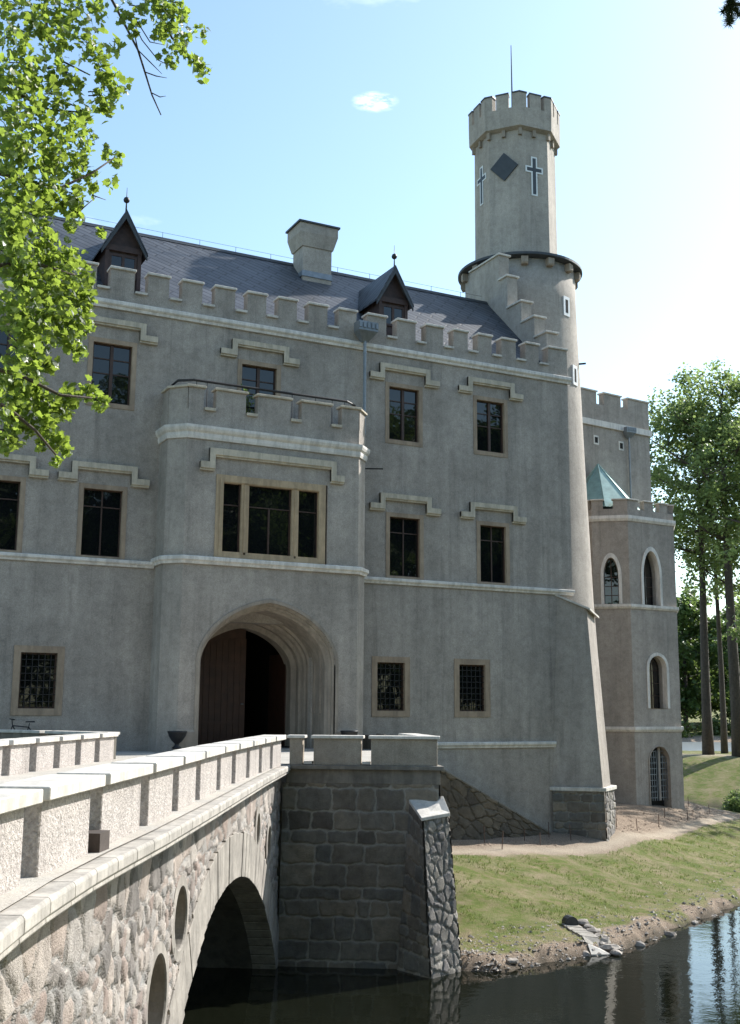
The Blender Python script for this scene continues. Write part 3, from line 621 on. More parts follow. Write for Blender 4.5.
# chimney
ch = M(); cx, cy = 19.02, 42.5
def sq(h, z, cx=cx, cy=cy): return [(cx-h, cy, z), (cx+h, cy, z), (cx+h, cy+2*h*.8, z), (cx-h, cy+2*h*.8, z)]
def sqc(h, z): return [(cx-h, cy+.6-h*.8, z), (cx+h, cy+.6-h*.8, z), (cx+h, cy+.6+h*.8, z), (cx-h, cy+.6+h*.8, z)]
chim = M().loft([sqc(.68, 17.2), sqc(.68, 19.75)]).loft([sqc(.679, 19.7), sqc(.74, 19.72), sqc(.9, 20.3), sqc(.9, 20.72)]).build('chimney', MT['tower'], roof, (cx, cy, 18))
M().loft([sqc(.98, 20.72), sqc(.98, 20.8)]).build('chimney_cap', MT['lead'], chim, (cx, cy, 20.7)); M().loft([sqc(.73, 18.35), sqc(.69, 18.62)]).build('flashing', MT['zinc'], chim, (cx, cy, 18.4))

# corner buttress of the castle ---------------------------------------------
bt = M(); top = [(28.2, 38.19, 4.62), (29.26, 37.6, 4.1), (30.41, 38.56, 3.9), (30.4, 41, 4.4), (28.2, 41, 4.9)]
bot = [(27.8, 38.19, -3.2), (29.35, 36.95, -3.2), (30.55, 37.96, -3.2), (30.8, 41, -3.2), (27.8, 41, -3.2)]
butt = bt.loft([bot, top]).build('corner_buttress', MT['wall'], castle, (29, 38, -4.6))
tp2 = [(28.1, 38.19, 4.66), (29.3, 37.42, 4.06), (30.62, 38.5, 3.84), (30.6, 41, 4.4), (28.1, 41, 4.95)]
M().loft([tp2, [(a, b, c+.08) for a, b, c in tp2]]).build('lead_capping', MT['coping'], butt, (29, 38, 4.6))
sb = [(27.65, 38.18), (29.36, 36.78), (30.85, 37.95), (31.0, 41), (27.65, 41)]
M().loft([[(a, b, -3.2) for a, b in sb], [(a, b, -3.06) for a, b in sb]]).build('plinth_slab', MT['coping'], butt, (29, 38, -3.2), bevel=.01)
fn, Ls, Lt = panel((27.75, 38.12, -5.2), (29.36, 36.86, -5.2), (29.36, 36.9, -3.2), (27.75, 38.14, -3.2))
rubble('plinth_stonework', fn, np.linspace(0, Ls, 60), np.linspace(0, Lt, 60), MT['abut'], butt, .6, .4, .05, seed=3, course=True)
fn, Ls, Lt = panel((29.36, 36.86, -5.2), (30.7, 38.0, -5.2), (30.7, 38.0, -3.2), (29.36, 36.9, -3.2))
rubble('plinth_stonework', fn, np.linspace(0, Ls, 60), np.linspace(0, Lt, 60), MT['butt'], butt, .4, .3, .06, seed=4)

# ------------------------------------------------------------------ ROUND TOWER
TC = (31.83, 45.71)
tw_ = thing('round_tower', 'tall round stair tower of grey roughcast carrying a narrower octagonal crenellated top', 'tower', (*TC, -4.6))
M().lathe(TC, [(4.0, -5.5), (3.75, -3), (3.3, 5), (3.05, 12), (2.81, 20), (2.79, 21.85)], 72).build('shaft', MT['tower'], tw_, (*TC, -4.6), True)
M().lathe(TC, [(2.8, 21.78), (3.1, 21.84), (3.17, 21.86), (3.17, 21.98), (2.1, 22.45), (2.05, 22.45)], 72).build('skirt_roof', MT['lead'], tw_, (*TC, 21.9))
for k in range(14):
    a = 2*math.pi*k/14+.15; c, s = math.cos(a), math.sin(a)
    pts = []
    for r in (2.76, 3.06):
        for w2 in (-.17, .17): pts.append((TC[0]+c*r-s*w2, TC[1]+s*r+c*w2))
    P = [pts[0], pts[2], pts[3], pts[1]]
    M().loft([[(TC[0]+(x-TC[0])*.985, TC[1]+(y-TC[1])*.985, 21.42) for x, y in P], [(x, y, 21.5) for x, y in P], [(x, y, 21.80) for x, y in P]]).build('bracket', MT['portal'], tw_, (TC[0]+c*2.9, TC[1]+s*2.9, 21.4))
TO = (TC[0]-.13, TC[1]+.09)
A0 = R(90-(214.85-7))      # math angle of an octagon vertex
def octo(r, z, a0=A0, c=TO, n=8): return [(c[0]+r*math.cos(a0+2*math.pi*i/n), c[1]+r*math.sin(a0+2*math.pi*i/n), z) for i in range(n)]
up = M().loft([octo(2.12, 22.4), octo(2.1, 29.1)]).build('upper_shaft', MT['tower'], tw_, (*TC, 22.4))
M().loft([octo(2.14, 28.98), octo(2.38, 29.08), octo(2.4, 30.1)]).build('crown', MT['tower'], tw_, (*TC, 29))
for k in range(8):      # per facet: brackets and merlons
    for j, f_ in enumerate((.02, .5)):
        a_, b_ = A0+2*math.pi*k/8, A0+2*math.pi*(k+1)/8
        P = Vector((TO[0]+2.11*(math.cos(a_)*(1-f_)+math.cos(b_)*f_), TO[1]+2.11*(math.sin(a_)*(1-f_)+math.sin(b_)*f_), 0)); am = (a_+b_)/2 if j else a_+.06
        c, s = math.cos(am), math.sin(am); q = [(P.x+c*d-s*w2, P.y+s*d+c*w2) for d, w2 in ((-.1, -.09), (.13, -.09), (.13, .09), (-.1, .09))]
        M().prism(q, 28.66, 29.02).build('bracket', MT['portal'], tw_, (P.x, P.y, 28.7))
    for lo, hi in ((-.215, .215), (.325, .675)):
        if lo < 0:   # corner merlon wraps vertex
            av = A0+2*math.pi*k/8; V = Vector((2.4*math.cos(av), 2.4*math.sin(av))); Vp = Vector((2.4*math.cos(av-math.pi/4), 2.4*math.sin(av-math.pi/4))); Vn = Vector((2.4*math.cos(av+math.pi/4), 2.4*math.sin(av+math.pi/4)))
            A_, B_ = V.lerp(Vp, .215), V.lerp(Vn, .215); inn = .84
            poly = [A_, V, B_, B_*inn, V*inn, A_*inn]
        else:
            av = A0+2*math.pi*k/8; V = Vector((2.4*math.cos(av), 2.4*math.sin(av))); Vn = Vector((2.4*math.cos(av+math.pi/4), 2.4*math.sin(av+math.pi/4)))
            A_, B_ = V.lerp(Vn, lo), V.lerp(Vn, hi); inn = .84; poly = [A_, B_, B_*inn, A_*inn]
        ctr = sum(poly, Vector((0, 0)))/len(poly); l_ = (TO[0]+ctr.x, TO[1]+ctr.y, 30.1)
        m_ = M().prism([(TO[0]+v.x, TO[1]+v.y) for v in poly], 30.1, 30.86).build('merlon', MT['tower'], tw_, l_)
        M().prism([(TO[0]+ctr.x+(v.x-ctr.x)*1.1, TO[1]+ctr.y+(v.y-ctr.y)*1.1) for v in poly], 30.86, 30.94).build('coping', MT['lead'], m_, l_)
M().tube([(TO[0]-.1, TO[1], 29.5), (TO[0]-.13, TO[1], 34.9)], [.06, .02], 8).build('flagpole', MT['iron'], tw_, (*TO, 30))
def facet(phi, rv=2.11):   # returns origin, right, normal of the facet whose centre is phi degrees right of the view line
    az = R(214.85-phi); n_ = Vector((math.sin(az), math.cos(az), 0)); r_ = Vector((-n_.y, n_.x, 0)); return Vector((*TO, 0))+n_*(rv*math.cos(R(22.5))), r_, n_
def on_facet(phi, polys, z, d0, d1, name, mat, root):
    o, r_, n_ = facet(phi); m_ = M()
    for poly in polys: m_.loft([[tuple(o+r_*x+n_*d0+Vector((0, 0, z+y))) for x, y in poly], [tuple(o+r_*x+n_*d1+Vector((0, 0, z+y))) for x, y in poly]])
    return m_.build(name, mat, root, tuple(o+Vector((0, 0, z))))
def rect(x0, x1, y0, y1): return [(x0, y0), (x1, y0), (x1, y1), (x0, y1)]
def crossp(w_, hw, zt, zb, arm, za): return [(-w_, zb), (w_, zb), (w_, za-w_), (arm, za-w_), (arm, za+w_), (w_, za+w_), (w_, zt), (-w_, zt), (-w_, za+w_), (-arm, za+w_), (-arm, za-w_), (-w_, za-w_)]
on_facet(-15.5, [[(-.72, 0), (0, -.76), (.72, 0), (0, .76)]], 27.05, .01, .07, 'diamond_panel', MT['lead'], tw_)
for ph in (29.5, -60.5, 119.5, 209.5):
    c1 = on_facet(ph, [crossp(.17, 0, 1.0, -1.1, .5, .3)], 26.6, .01, .03, 'cross_opening', MT['white'], tw_)
    on_facet(ph, [crossp(.095, 0, .92, -1.02, .42, .3)], 26.6, .02, .034, 'cross_slit', MT['lead'], c1)
for ph, zz in ((53, 19.6), (62, 16.15)):
    az = R(214.85-ph); n_ = Vector((math.sin(az), math.cos(az), 0)); r_ = Vector((-n_.y, n_.x, 0)); rr = 2.83 if zz > 18 else 2.95; o = Vector((*TC, zz))+n_*rr
    m_ = M().loft([[tuple(o+r_*x+Vector((0, 0, y))-n_*.1) for x, y in rect(-.24, .24, -.5, .5)], [tuple(o+r_*x+Vector((0, 0, y))+n_*.03) for x, y in rect(-.24, .24, -.5, .5)]]).build('slit_window', MT['white'], tw_, tuple(o))
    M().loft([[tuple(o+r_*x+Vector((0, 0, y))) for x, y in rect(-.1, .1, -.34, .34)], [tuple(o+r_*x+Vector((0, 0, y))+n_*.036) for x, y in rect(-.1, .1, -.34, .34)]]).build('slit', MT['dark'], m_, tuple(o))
az = R(214.85-80); n_ = Vector((math.sin(az), math.cos(az), 0)); o = Vector((*TC, 17.0))+n_*2.8; M().tube([o, o+n_*.45], .05, 6).build('spout', MT['iron'], tw_, tuple(o))

# ------------------------------------------------------------------ SQUARE KEEP + POLYGONAL TURRET
kd = Vector((.9925, .122)); kn = Vector((-.122, .9925)); K0 = Vector((44.8, 51.15))
def K(a, b): p = K0-kd*a+kn*b; return (p.x, p.y)
keep = thing('square_keep', 'square crenellated tower block with gutter pipe behind the small turret', 'tower', (*K(5, 4), -4.6))
M().prism([K(11, 0), K(0, 0), K(0, 8), K(11, 8)], -5, 17.5).build('walls', MT['wall'], keep, (*K(5, 4), -4.6))
M().prism([K(11.1, -.12), K(-.12, -.12), K(-.12, 8.1), K(11.1, 8.1)], 16.15, 16.5).build('cornice', MT['trim'], keep, (*K(5, 4), 16))
a = 0.0
for a0, a1 in ((0, 1.75), (2.35, 3.75), (4.35, 5.75), (6.35, 7.75), (8.35, 9.75)):
    p, q = K(a1, -.002), K(a0, -.002); seg_merlon(p, q, keep, 17.5, 18.2, .4, .09, MT['wall'], MT['coping'])
for b0, b1 in ((.5, 1.8), (2.4, 3.8), (4.4, 5.8), (6.4, 7.9)):
    seg_merlon(K(-.002, b0), K(-.002, b1), keep, 17.5, 18.2, .4, .09, MT['wall'], MT['coping'])
for px, py in ((596, 440), (621, 446)):
    r_ = ray(px, py); tt = ((K0.x*kn.x+K0.y*kn.y))/(r_.x*kn.x+r_.y*kn.y); P = r_*tt
    def KP(x, z, d): q = Vector((P.x, P.y))+kd*x+kn*d; return (q.x, q.y, P.z+z)
    e = M().loft([[KP(x, z, .02) for x, z in rect(-.2, .2, -.27, .27)], [KP(x, z, -.03) for x, z in rect(-.2, .2, -.27, .27)]]).build('small_window', MT['trim'], keep, tuple(P))
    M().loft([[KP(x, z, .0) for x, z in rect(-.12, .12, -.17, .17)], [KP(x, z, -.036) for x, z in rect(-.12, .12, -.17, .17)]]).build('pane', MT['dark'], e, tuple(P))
r_ = ray(627, 432); tt = ((K0.x*kn.x+K0.y*kn.y))/(r_.x*kn.x+r_.y*kn.y); P = r_*tt; hopper(P.x, P.y-.05, P.z, 10.5, keep, .85)
tur = thing('polygonal_turret', 'low polygonal turret with arched windows and green copper pyramid roof', 'turret', (41.5, 49.5, -4.6))
TV = [(38.4, 48.71), (39.87, 47.48), (43.35, 47.76), (44.57, 49.22), (44.4, 52), (38.2, 51.6)]
tct = Vector((41.4, 49.9))
def tpoly(e): 
    out = []; n = len(TV)
    for i in range(n):
        a, b, c = Vector(TV[i-1]), Vector(TV[i]), Vector(TV[(i+1) % n]); d1 = (b-a).normalized(); d2 = (c-b).normalized()
        n1 = Vector((d1.y, -d1.x)); n2 = Vector((d2.y, -d2.x)); k = n1+n2; k = k/(1+n1.dot(n2)); out.append((b.x+k.x*e, b.y+k.y*e))
    return out
twall = M().prism(TV, -5.2, 10.8).build('wall', MT['wall'], tur, (41.5, 49.5, -4.6))
def pointed(cx, a, zb, zs, za, n=8):
    pts = [(cx-a, zb), (cx+a, zb), (cx+a, zs)]
    for i in range(1, n): k = i/n; pts.append((cx+a*(1-k**1.6), zs+(za-zs)*math.sin(k*math.pi/2)**1.0))
    pts.append((cx, za))
    for i in range(n-1, 0, -1): k = i/n; pts.append((cx-a*(1-k**1.6), zs+(za-zs)*math.sin(k*math.pi/2)**1.0))
    pts.append((cx-a, zs)); return pts
def rounda(cx, a, zb, zs, n=10): return [(cx-a, zb), (cx+a, zb)]+[(cx+a*math.cos(math.pi*i/n), zs+a*math.sin(math.pi*i/n)) for i in range(n+1)]
def facef(i):
    a, b = Vector(TV[i]), Vector(TV[i+1]); d = (b-a).normalized(); nn = Vector((d.y, -d.x)); return a, d, nn, (b-a).length
def onface(i, poly, d0, d1, m_=None):
    a, d, nn, _ = facef(i); m_ = m_ or M()
    return m_.loft([[(a.x+d.x*x+nn.x*d0, a.y+d.y*x+nn.y*d0, z) for x, z in poly], [(a.x+d.x*x+nn.x*d1, a.y+d.y*x+nn.y*d1, z) for x, z in poly]])
openings = [(0, .95, 'p', .40, 5.62, 7.2, 8.15), (1, 1.63, 'p', .62, 5.62, 7.3, 8.6), (1, 1.85, 'r', .66, .1, 2.25, 0), (1, 1.75, 'd', .78, -5.3, -2.6, -1.85)]
cc = M()
for f_, cx, kd_, a, zb, zs, za in openings:
    poly = pointed(cx, a, zb, zs, za) if kd_ == 'p' else rounda(cx, a, zb, zs) if kd_ == 'r' else pointed(cx, a, zb, zs, za)
    onface(f_, poly, -.55, .4, cc)
cut(twall, cc)
def ringloft(i, P1, P2, d0, d1, name, mat, root):
    a, d, nn, _ = facef(i)
    g = lambda q, dd: (a.x+d.x*q[0]+nn.x*dd, a.y+d.y*q[0]+nn.y*dd, q[1]); n = len(P1); m_ = M()
    A, Bq, C, D = [g(q, d1) for q in P1], [g(q, d1) for q in P2], [g(q, d0) for q in P1], [g(q, d0) for q in P2]
    m_.add(A+Bq+C+D, [f for k in range(n) for f in ((k, (k+1) % n, n+(k+1) % n, n+k), (k, 2*n+k, 2*n+(k+1) % n, (k+1) % n), (n+k, n+(k+1) % n, 3*n+(k+1) % n, 3*n+k))])
    return m_.build(name, mat, root, tuple(A[0]))
for f_, cx, kd_, a, zb, zs, za in openings:
    if kd_ == 'd': big, small = pointed(cx, a+.02, zb, zs, za+.02), pointed(cx, a-.04, zb, zs, za-.04)
    elif kd_ == 'p': big, small = pointed(cx, a+.16, zb, zs+.02, za+.22), pointed(cx, a-.01, zb, zs, za-.02)
    else: big, small = rounda(cx, a+.16, zb, zs), rounda(cx, a-.01, zb, zs)
    if kd_ == 'd': back = .45
    else: back = .4
    fr_ = ringloft(f_, small, big, -.3, .04, 'arched_window' if kd_ != 'd' else 'garden_door', MT['trim'] if kd_ != 'd' else MT['wall'], tur)
    a2, d_, nn, _ = facef(f_)
    inner = [((q[0]-cx)*.9+cx, q[1]-(.05 if q[1] > zb+.1 else 0)) for q in small]
    onface(f_, inner if kd_ != 'd' else small, -.53, -.49).build('glass', MT['glass'] if kd_ != 'd' else MT['dark'], fr_, (a2.x, a2.y, zb))
    br = M()
    if kd_ == 'd':
        for k in (-1, 1):
            for j in range(5): xx = cx+k*(.06+j*.165); onface(f_, rect(xx-.014, xx+.014, -4.7, -2.1 - abs(j-0)*.1), -.2, -.17, br)
            for j in range(9): zz = -4.55+j*.3; onface(f_, rect(min(cx+k*.04, cx+k*.74), max(cx+k*.04, cx+k*.74), zz-.014, zz+.014), -.2, -.175, br)
        br.build('grid_gate', MT['zinc'], fr_, (a2.x, a2.y, zb)); p2 = M(); onface(f_, rect(cx-.06+.15, cx+.06+.15, -4.7, -1.95), -.24, -.15, p2); p2.build('centre_post', MT['wall'], fr_, (a2.x, a2.y, zb))
    else:
        onface(f_, rect(cx-.025, cx+.025, zb, (za or zs+a)-.1), -.49, -.46, br)
        for j in range(1, 4): zz = zb+(zs-zb)*j/3.2; onface(f_, rect(cx-a*.85, cx+a*.85, zz-.02, zz+.02), -.49, -.465, br)
        br.build('glazing_bars', MT['timber'], fr_, (a2.x, a2.y, zb))
def tband(name, z0, z1, e, mat=None): M().loft([[(x, y, z0) for x, y in tpoly(e*.4)], [(x, y, z0+(z1-z0)*.45) for x, y in tpoly(e)], [(x, y, z1) for x, y in tpoly(e)]]).build(name, mat or MT['trim'], tur, (41.5, 49.5, z0))
tband('cornice', 10.12, 10.42, .12); tband('string_course', 5.36, 5.60, .12); tband('string_course', -1.12, -.86, .12)
for i, (sg) in ((0, [(0, .62), (1.15, 1.92)]), (1, [(.02, .75), (1.2, 2.05), (2.5, 3.1)]), (2, [(0, .7), (1.2, 1.9)]), (3, [(.3, 1.2), (1.7, 2.6)]), (5, [(.4, 1.3), (1.8, 2.7)])):
    a = Vector(TV[i]); b = Vector(TV[(i+1) % len(TV)]); d = (b-a).normalized(); nn = Vector((d.y, -d.x))
    if i == 1: sg = [(.02, .78), (1.25, 1.95), (2.42, 3.05), (3.42, 3.5)][:3]+[]
    for s0, s1 in sg: seg_merlon(a+d*s0+nn*.004, a+d*s1+nn*.004, tur, 10.8, 11.28, .3, .07, MT['wall'], MT['coping'])
ap = (39.97, 50.0, 13.75); pr = M(); pb = octo(2.3, 10.95, 0.2, (40.25, 50.15)); pr.add(pb+[ap], [(i, (i+1) % 8, 8) for i in range(8)]+[tuple(reversed(range(8)))])
for p_ in pb: pr.tube([p_, ap], .035, 5)
pr.build('copper_roof', MT['copper'], tur, (40, 50, 11.1))

# ------------------------------------------------------------------ TERRACE + ABUTMENT + BRIDGE
UA = 30.5
brg = thing('stone_bridge', 'rubble stone arch bridge with crenellated pebbledash parapets leading to the castle', 'bridge', tuple(B(22, 6.8, -6.6)))
LU = [-4, 0, 4, 8, 9.3, 11, 14, 18, 25, 30.5]; LE = [1.0, 1.6, 2.35, 3.0, 3.14, 3.26, 3.34, 3.52, 3.87, 4.08]      # ledge edge
PU = [-4, 0, 4, 8, 10, 11.6, 14.1, 16.2, 18.5, 21, 26, 30.5]; PL = [1.4, 2.05, 2.8, 3.45, 3.56, 3.62, 3.72, 3.82, 3.95, 4.08, 4.2, 4.25]   # parapet face
WU = [-4, 0, 4, 8, 10, 11.6, 14, 16.2, 18.5, 21, 30.5]; WL = [1.5, 2.15, 2.9, 3.55, 3.68, 3.75, 3.88, 4.03, 4.17, 4.3, 4.4]              # wall face
def lo(u): return float(np.interp(u, LU, LE))
def pl(u): return float(np.interp(u, PU, PL))
def wl(u): return float(np.interp(u, WU, WL))
def lo_n(u): return np.interp(u, WU, WL)
ZD = -1.48
# spandrel wall, right face
AC, AZ, AR = 23.2, -12.47, 9.05
ov = [(26.6, -2.78, .23, .36), (28.45, -3.3, .27, .42), (17.95, -3.2, .40, .46), (16.2, -3.98, .50, .60)]
def holes(s, t):
    m_ = (np.hypot(s-AC, t-AZ) < AR+.80)
    for u, z, a, b in ov: m_ |= (((s-u)/(a+.13))**2+((t-z)/(b+.13))**2 < 1)
    return m_
def spfn(s, t):
    lat = lo_n(s); P = Bn(s, lat, t); nrm = np.broadcast_to(np.array([math.cos(BA), -math.sin(BA), 0]), P.shape); return P, nrm
rubble('spandrel_wall', spfn, np.concatenate([np.arange(3, 20, .035), np.arange(20, UA+.05, .06)]), np.arange(-7.2, -1.69, .04), MT['span'], brg, .36, .24, .05, .045, seed=11, jit=.98, offset=.5, hole=holes, loc=tuple(B(15, 4, -3)), cell2=(.42, .62, lambda s, t: t > -2.55))
# backing so that no light comes through the panel's joints
def arcpts(r, n=40, zb=-7.6):
    a = math.asin((AZ-zb)/r) if False else None
    h = math.acos(max(-1, min(1, (zb-AZ)/r))); return [(AC+r*math.sin(-h+2*h*i/n), AZ+r*math.cos(-h+2*h*i/n)) for i in range(n+1)]
# arch ring: voussoirs, right side and left side
def arch_ring(lat0, lat1, name):
    inn = arcpts(AR); N = 46; h = math.acos((-7.3-AZ)/AR); hs = [(-h+2*h*i/N) for i in range(N+1)]
    root = None; m_ = M()
    for i in range(N):
        a0, a1 = hs[i]+.0022, hs[i+1]-.0022; dl_ = random.uniform(-.012, .012); ro = AR+.9+random.uniform(-.03, .03)
        q = [(AC+r*math.sin(a), AZ+r*math.cos(a)) for r, a in ((AR, a0), (AR, a1), (ro, a1), (ro, a0))]
        l0 = (wl(max(12, AC+AR*math.sin(a0)))-.09 if lat0 is None else lat0)+dl_
        m_.loft([[tuple(B(u, l0, z)) for u, z in q], [tuple(B(u, lat1, z)) for u, z in q]])
    return m_.build(name, MT['arch'], brg, tuple(B(AC, lat0 or 4.3, AZ+AR)), bevel=.008)
arch_ring(None, 4.9, 'arch_ring'); arch_ring(9.8, 9.4, 'arch_ring')
# barrel vault
vt = M(); h = math.acos((-7.4-AZ)/(AR+.01)); N = 48; r1 = []; r2 = []
for i in range(N+1):
    a = -h+2*h*i/N; r1.append(tuple(B(AC+(AR+.01)*math.sin(a), 4.3, AZ+(AR+.01)*math.cos(a)))); r2.append(tuple(B(AC+(AR+.01)*math.sin(a), 9.6, AZ+(AR+.01)*math.cos(a))))
vt.add(r1+r2, [(i, i+1, N+2+i, N+1+i) for i in range(N)])
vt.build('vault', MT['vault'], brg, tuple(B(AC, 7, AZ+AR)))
# oval openings: stone frames, niche and back
for u, z, a, b in ov:
    lt = wl(u); n_ = 28; m_ = M()
    def el(ea, eb, lat): return [tuple(B(u+ea*math.cos(2*math.pi*i/n_), lat, z+eb*math.sin(2*math.pi*i/n_))) for i in range(n_)]
    rr = [el(a+.17, b+.17, lt+.03), el(a+.17, b+.17, lt-.075), el(a+.02, b+.02, lt-.085), el(a, b, lt-.06), el(a, b, lt+.75)]
    m_.loft(rr, cap=False); f_ = m_.build('oval_frame', MT['arch'], brg, tuple(B(u, lt, z)))
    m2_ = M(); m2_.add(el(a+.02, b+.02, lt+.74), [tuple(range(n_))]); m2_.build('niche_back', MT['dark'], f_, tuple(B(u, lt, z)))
# left spandrel (unseen side, plain) and deck
lsp = M(); pts = [(2, -7.4)]+[(x, z) for x, z in arcpts(AR+.85, 40, -7.4)]+[(UA+4.5, -7.4), (UA+4.5, -1.6), (2, -1.6)]
lsp.loft([[tuple(B(u, 9.75, z)) for u, z in pts], [tuple(B(u, 9.6, z)) for u, z in pts]]); lsp.build('far_spandrel_wall', MT['stair'], brg, tuple(B(15, 9.7, -3)))
dk = M(); us = [-4, 0, 2, 4, 6, 8, 10, 12, 14, 17, 20, 25, UA]
rr = [tuple(B(u, lo(u)+.2, ZD)) for u in us]; ll = [tuple(B(u, 10.3 if u < 14 else 9.7, ZD)) for u in us]; n = len(us)
dk.add(rr+ll+[(p[0], p[1], p[2]-.25) for p in rr]+[(p[0], p[1], p[2]-.25) for p in ll], [(i, i+1, n+i+1, n+i) for i in range(n-1)]+[(2*n+i, 3*n+i, 3*n+i+1, 2*n+i+1) for i in range(n-1)])
dk.build('roadway', MT['deck'], brg, tuple(B(15, 7, ZD)))
# ledge (cornice) under the parapet, in stone lengths
for k in range(36):
    u0 = 2+k*.8; u1 = min(u0+.79, UA+.06)
    if u0 > UA-.1: break
    l0, l1 = lo(u0), lo(u1); prof = ((0.02, -1.50), (0.0, -1.53), (0.0, -1.63), (.035, -1.655), (.03, -1.70), (.06, -1.72), (.95, -1.72), (.95, -1.50))
    M().loft([[tuple(B(u0, l0+d, z)) for d, z in prof], [tuple(B(u1, l1+d, z)) for d, z in prof]]).build('ledge_stone', MT['ledge'], brg, tuple(B(u0, l0, -1.6)), bevel=.008)
# right parapet merlons: short pebbledash panels, each with a coping slab, narrow gaps between
def bmerlon(u0, u1, latf, th, z0, z1, cz, mat, cmat, side=1, name='merlon', e=.09):
    a0, a1 = latf(u0), latf(u1); loc = tuple(B((u0+u1)/2, (a0+a1)/2, z0))
    um = (u0+u1)/2; am = latf(um)
    q = [(u0, a0), (um, am), (u1, a1), (u1, a1+side*th), (um, am+side*th), (u0, a0+side*th)]
    m_ = M().loft([[tuple(B(u, l, z0)) for u, l in q], [tuple(B(u, l, z1)) for u, l in q]]).build(name, mat, brg, loc, bevel=.012)
    q = [(u0-e, a0-side*e), (um, am-side*e), (u1+e, a1-side*e), (u1+e, a1+side*(th+e)), (um, am+side*(th+e)), (u0-e, a0+side*(th+e))]
    M().loft([[tuple(B(u, l, z1)) for u, l in q], [tuple(B(u, l, cz)) for u, l in q]]).build('coping', cmat, m_, loc, bevel=.01); return m_
ms = [3.8, 5.9, 8.0, 10.08, 12.17, 14.48, 16.55, 18.57, 20.84, 22.6, 24.5, 26.4, 28.2, 30.2]
for i in range(len(ms)-1): bmerlon(ms[i], ms[i+1]-.47, pl, .36, -1.5, -.82, -.70, MT['pebble'], MT['coping'], e=.115)
db = 12.0
M().loft([[tuple(B(u, l, z)) for u, l in ((db-.2, pl(db)-.1), (db+.14, pl(db)-.1), (db+.14, pl(db)+.3), (db-.2, pl(db)+.3))] for z in (-1.5, -1.29)]).build('drain_block', MT['drainb'], brg, tuple(B(db, lo(db), -1.5)))
# left parapet
ml = [13.5, 15.3, 17.1, 18.9, 20.7, 22.4, 24.0, 25.6, 27.2, 28.8, 30.4, 31.95]
for i in range(len(ml)-1): bmerlon(ml[i]+.22, ml[i+1]-(.22 if i < len(ml)-2 else 0), lambda u: 9.3, .4, -1.5, -.84, -.73, MT['pebble'], MT['coping'])
# abutment ------------------------------------------------------------
def lean(u, z): return u
fn, Ls, Lt = panel(tuple(B(UA-.12, 4.32, -7.2)), tuple(B(UA-.12, .25, -7.2)), tuple(B(UA, .16, -1.95)), tuple(B(UA, 4.28, -1.95)))
rubble('abutment_face', fn, np.linspace(0, Ls, 190), np.linspace(0, Lt, 240), MT['abut'], brg, .72, .44, .022, .06, seed=21, course=True, loc=tuple(B(UA, 2, -4)))
E1 = B(36, 1.35); E0 = B(UA, .16)
ed = (Vector((E1.x, E1.y))-Vector((E0.x, E0.y))).normalized()
EF = Vector((E0.x, E0.y))+ed*((YF-E0.y)/ed.y)
fn, Ls, Lt = panel((E0.x, E0.y, -7.2), (EF.x, EF.y, -7.2), (EF.x, EF.y, -1.6), (E0.x, E0.y, -1.6))
rubble('terrace_side_wall', fn, np.linspace(0, Ls, 200), np.linspace(0, Lt, 110), MT['stair'], brg, .6, .45, .05, .03, seed=22, jit=.7, loc=(E0.x, E0.y, -4))
# course under the abutment parapet
def bl(pts, z0, z1, name, mat, bev=.01): return M().loft([[tuple(B(u, l, z0)) for u, l in pts], [tuple(B(u, l, z1)) for u, l in pts]]).build(name, mat, brg, tuple(B(pts[0][0], pts[0][1], z0)), bevel=bev)
bl([(UA-.03, 4.2), (UA-.03, .12), (UA+.6, .22), (UA+.6, 4.2)], -1.97, -1.60, 'top_course', MT['copdark'])
bl([(UA-.13, 4.25), (UA-.13, .02), (UA+.7, .16), (UA+.7, 4.25)], -1.60, -1.49, 'abutment_ledge', MT['copdark'])
# abutment parapet merlons
def amerlon(l0, l1, mat=MT['merlon']):
    m_ = bl([(UA, l0), (UA, l1), (UA+.4, l1), (UA+.4, l0)], -1.49, -.80, 'merlon', mat)
    e = .07; P = [(UA-e, l0+e), (UA-e, l1-e), (UA+.4+e, l1-e), (UA+.4+e, l0+e)]
    M().loft([[tuple(B(u, l, -.80)) for u, l in P], [tuple(B(u, l, -.72)) for u, l in P]]).build('coping', MT['coping'], m_, tuple(B(UA, l0, -.8)), bevel=.01)
amerlon(4.12, 3.78); amerlon(3.48, 2.22); amerlon(1.95, .2)
M().loft([[tuple(B(u, l, -1.47)) for u, l in P_] for P_ in ([(UA+.0, 3.74), (UA, 3.52), (UA+.5, 3.52), (UA+.5, 3.74)],)]*1+[[tuple(B(u, l, -1.40)) for u, l in [(UA+.0, 3.74), (UA, 3.52), (UA+.5, 3.52), (UA+.5, 3.74)]]]).build('crenel_sill', MT['coping'], brg, tuple(B(UA, 3.6, -1.45)))
bl([(UA, 2.19), (UA, 1.98), (UA+.5, 1.98), (UA+.5, 2.19)], -1.47, -1.40, 'crenel_sill', MT['coping'])
# parapet returning toward the castle on the terrace's right edge
q0 = Vector((E0.x, E0.y)); nn = Vector((-ed.y, ed.x)); Lr = (EF-q0).length
a = .45; Lr = 4.3
while a < Lr-.5:
    b_ = min(a+1.4, Lr-.05); seg_merlon(q0+ed*a, q0+ed*b_, brg, -1.49, -.80, .38, .08, MT['merlon'], MT['coping']); a = b_+.3
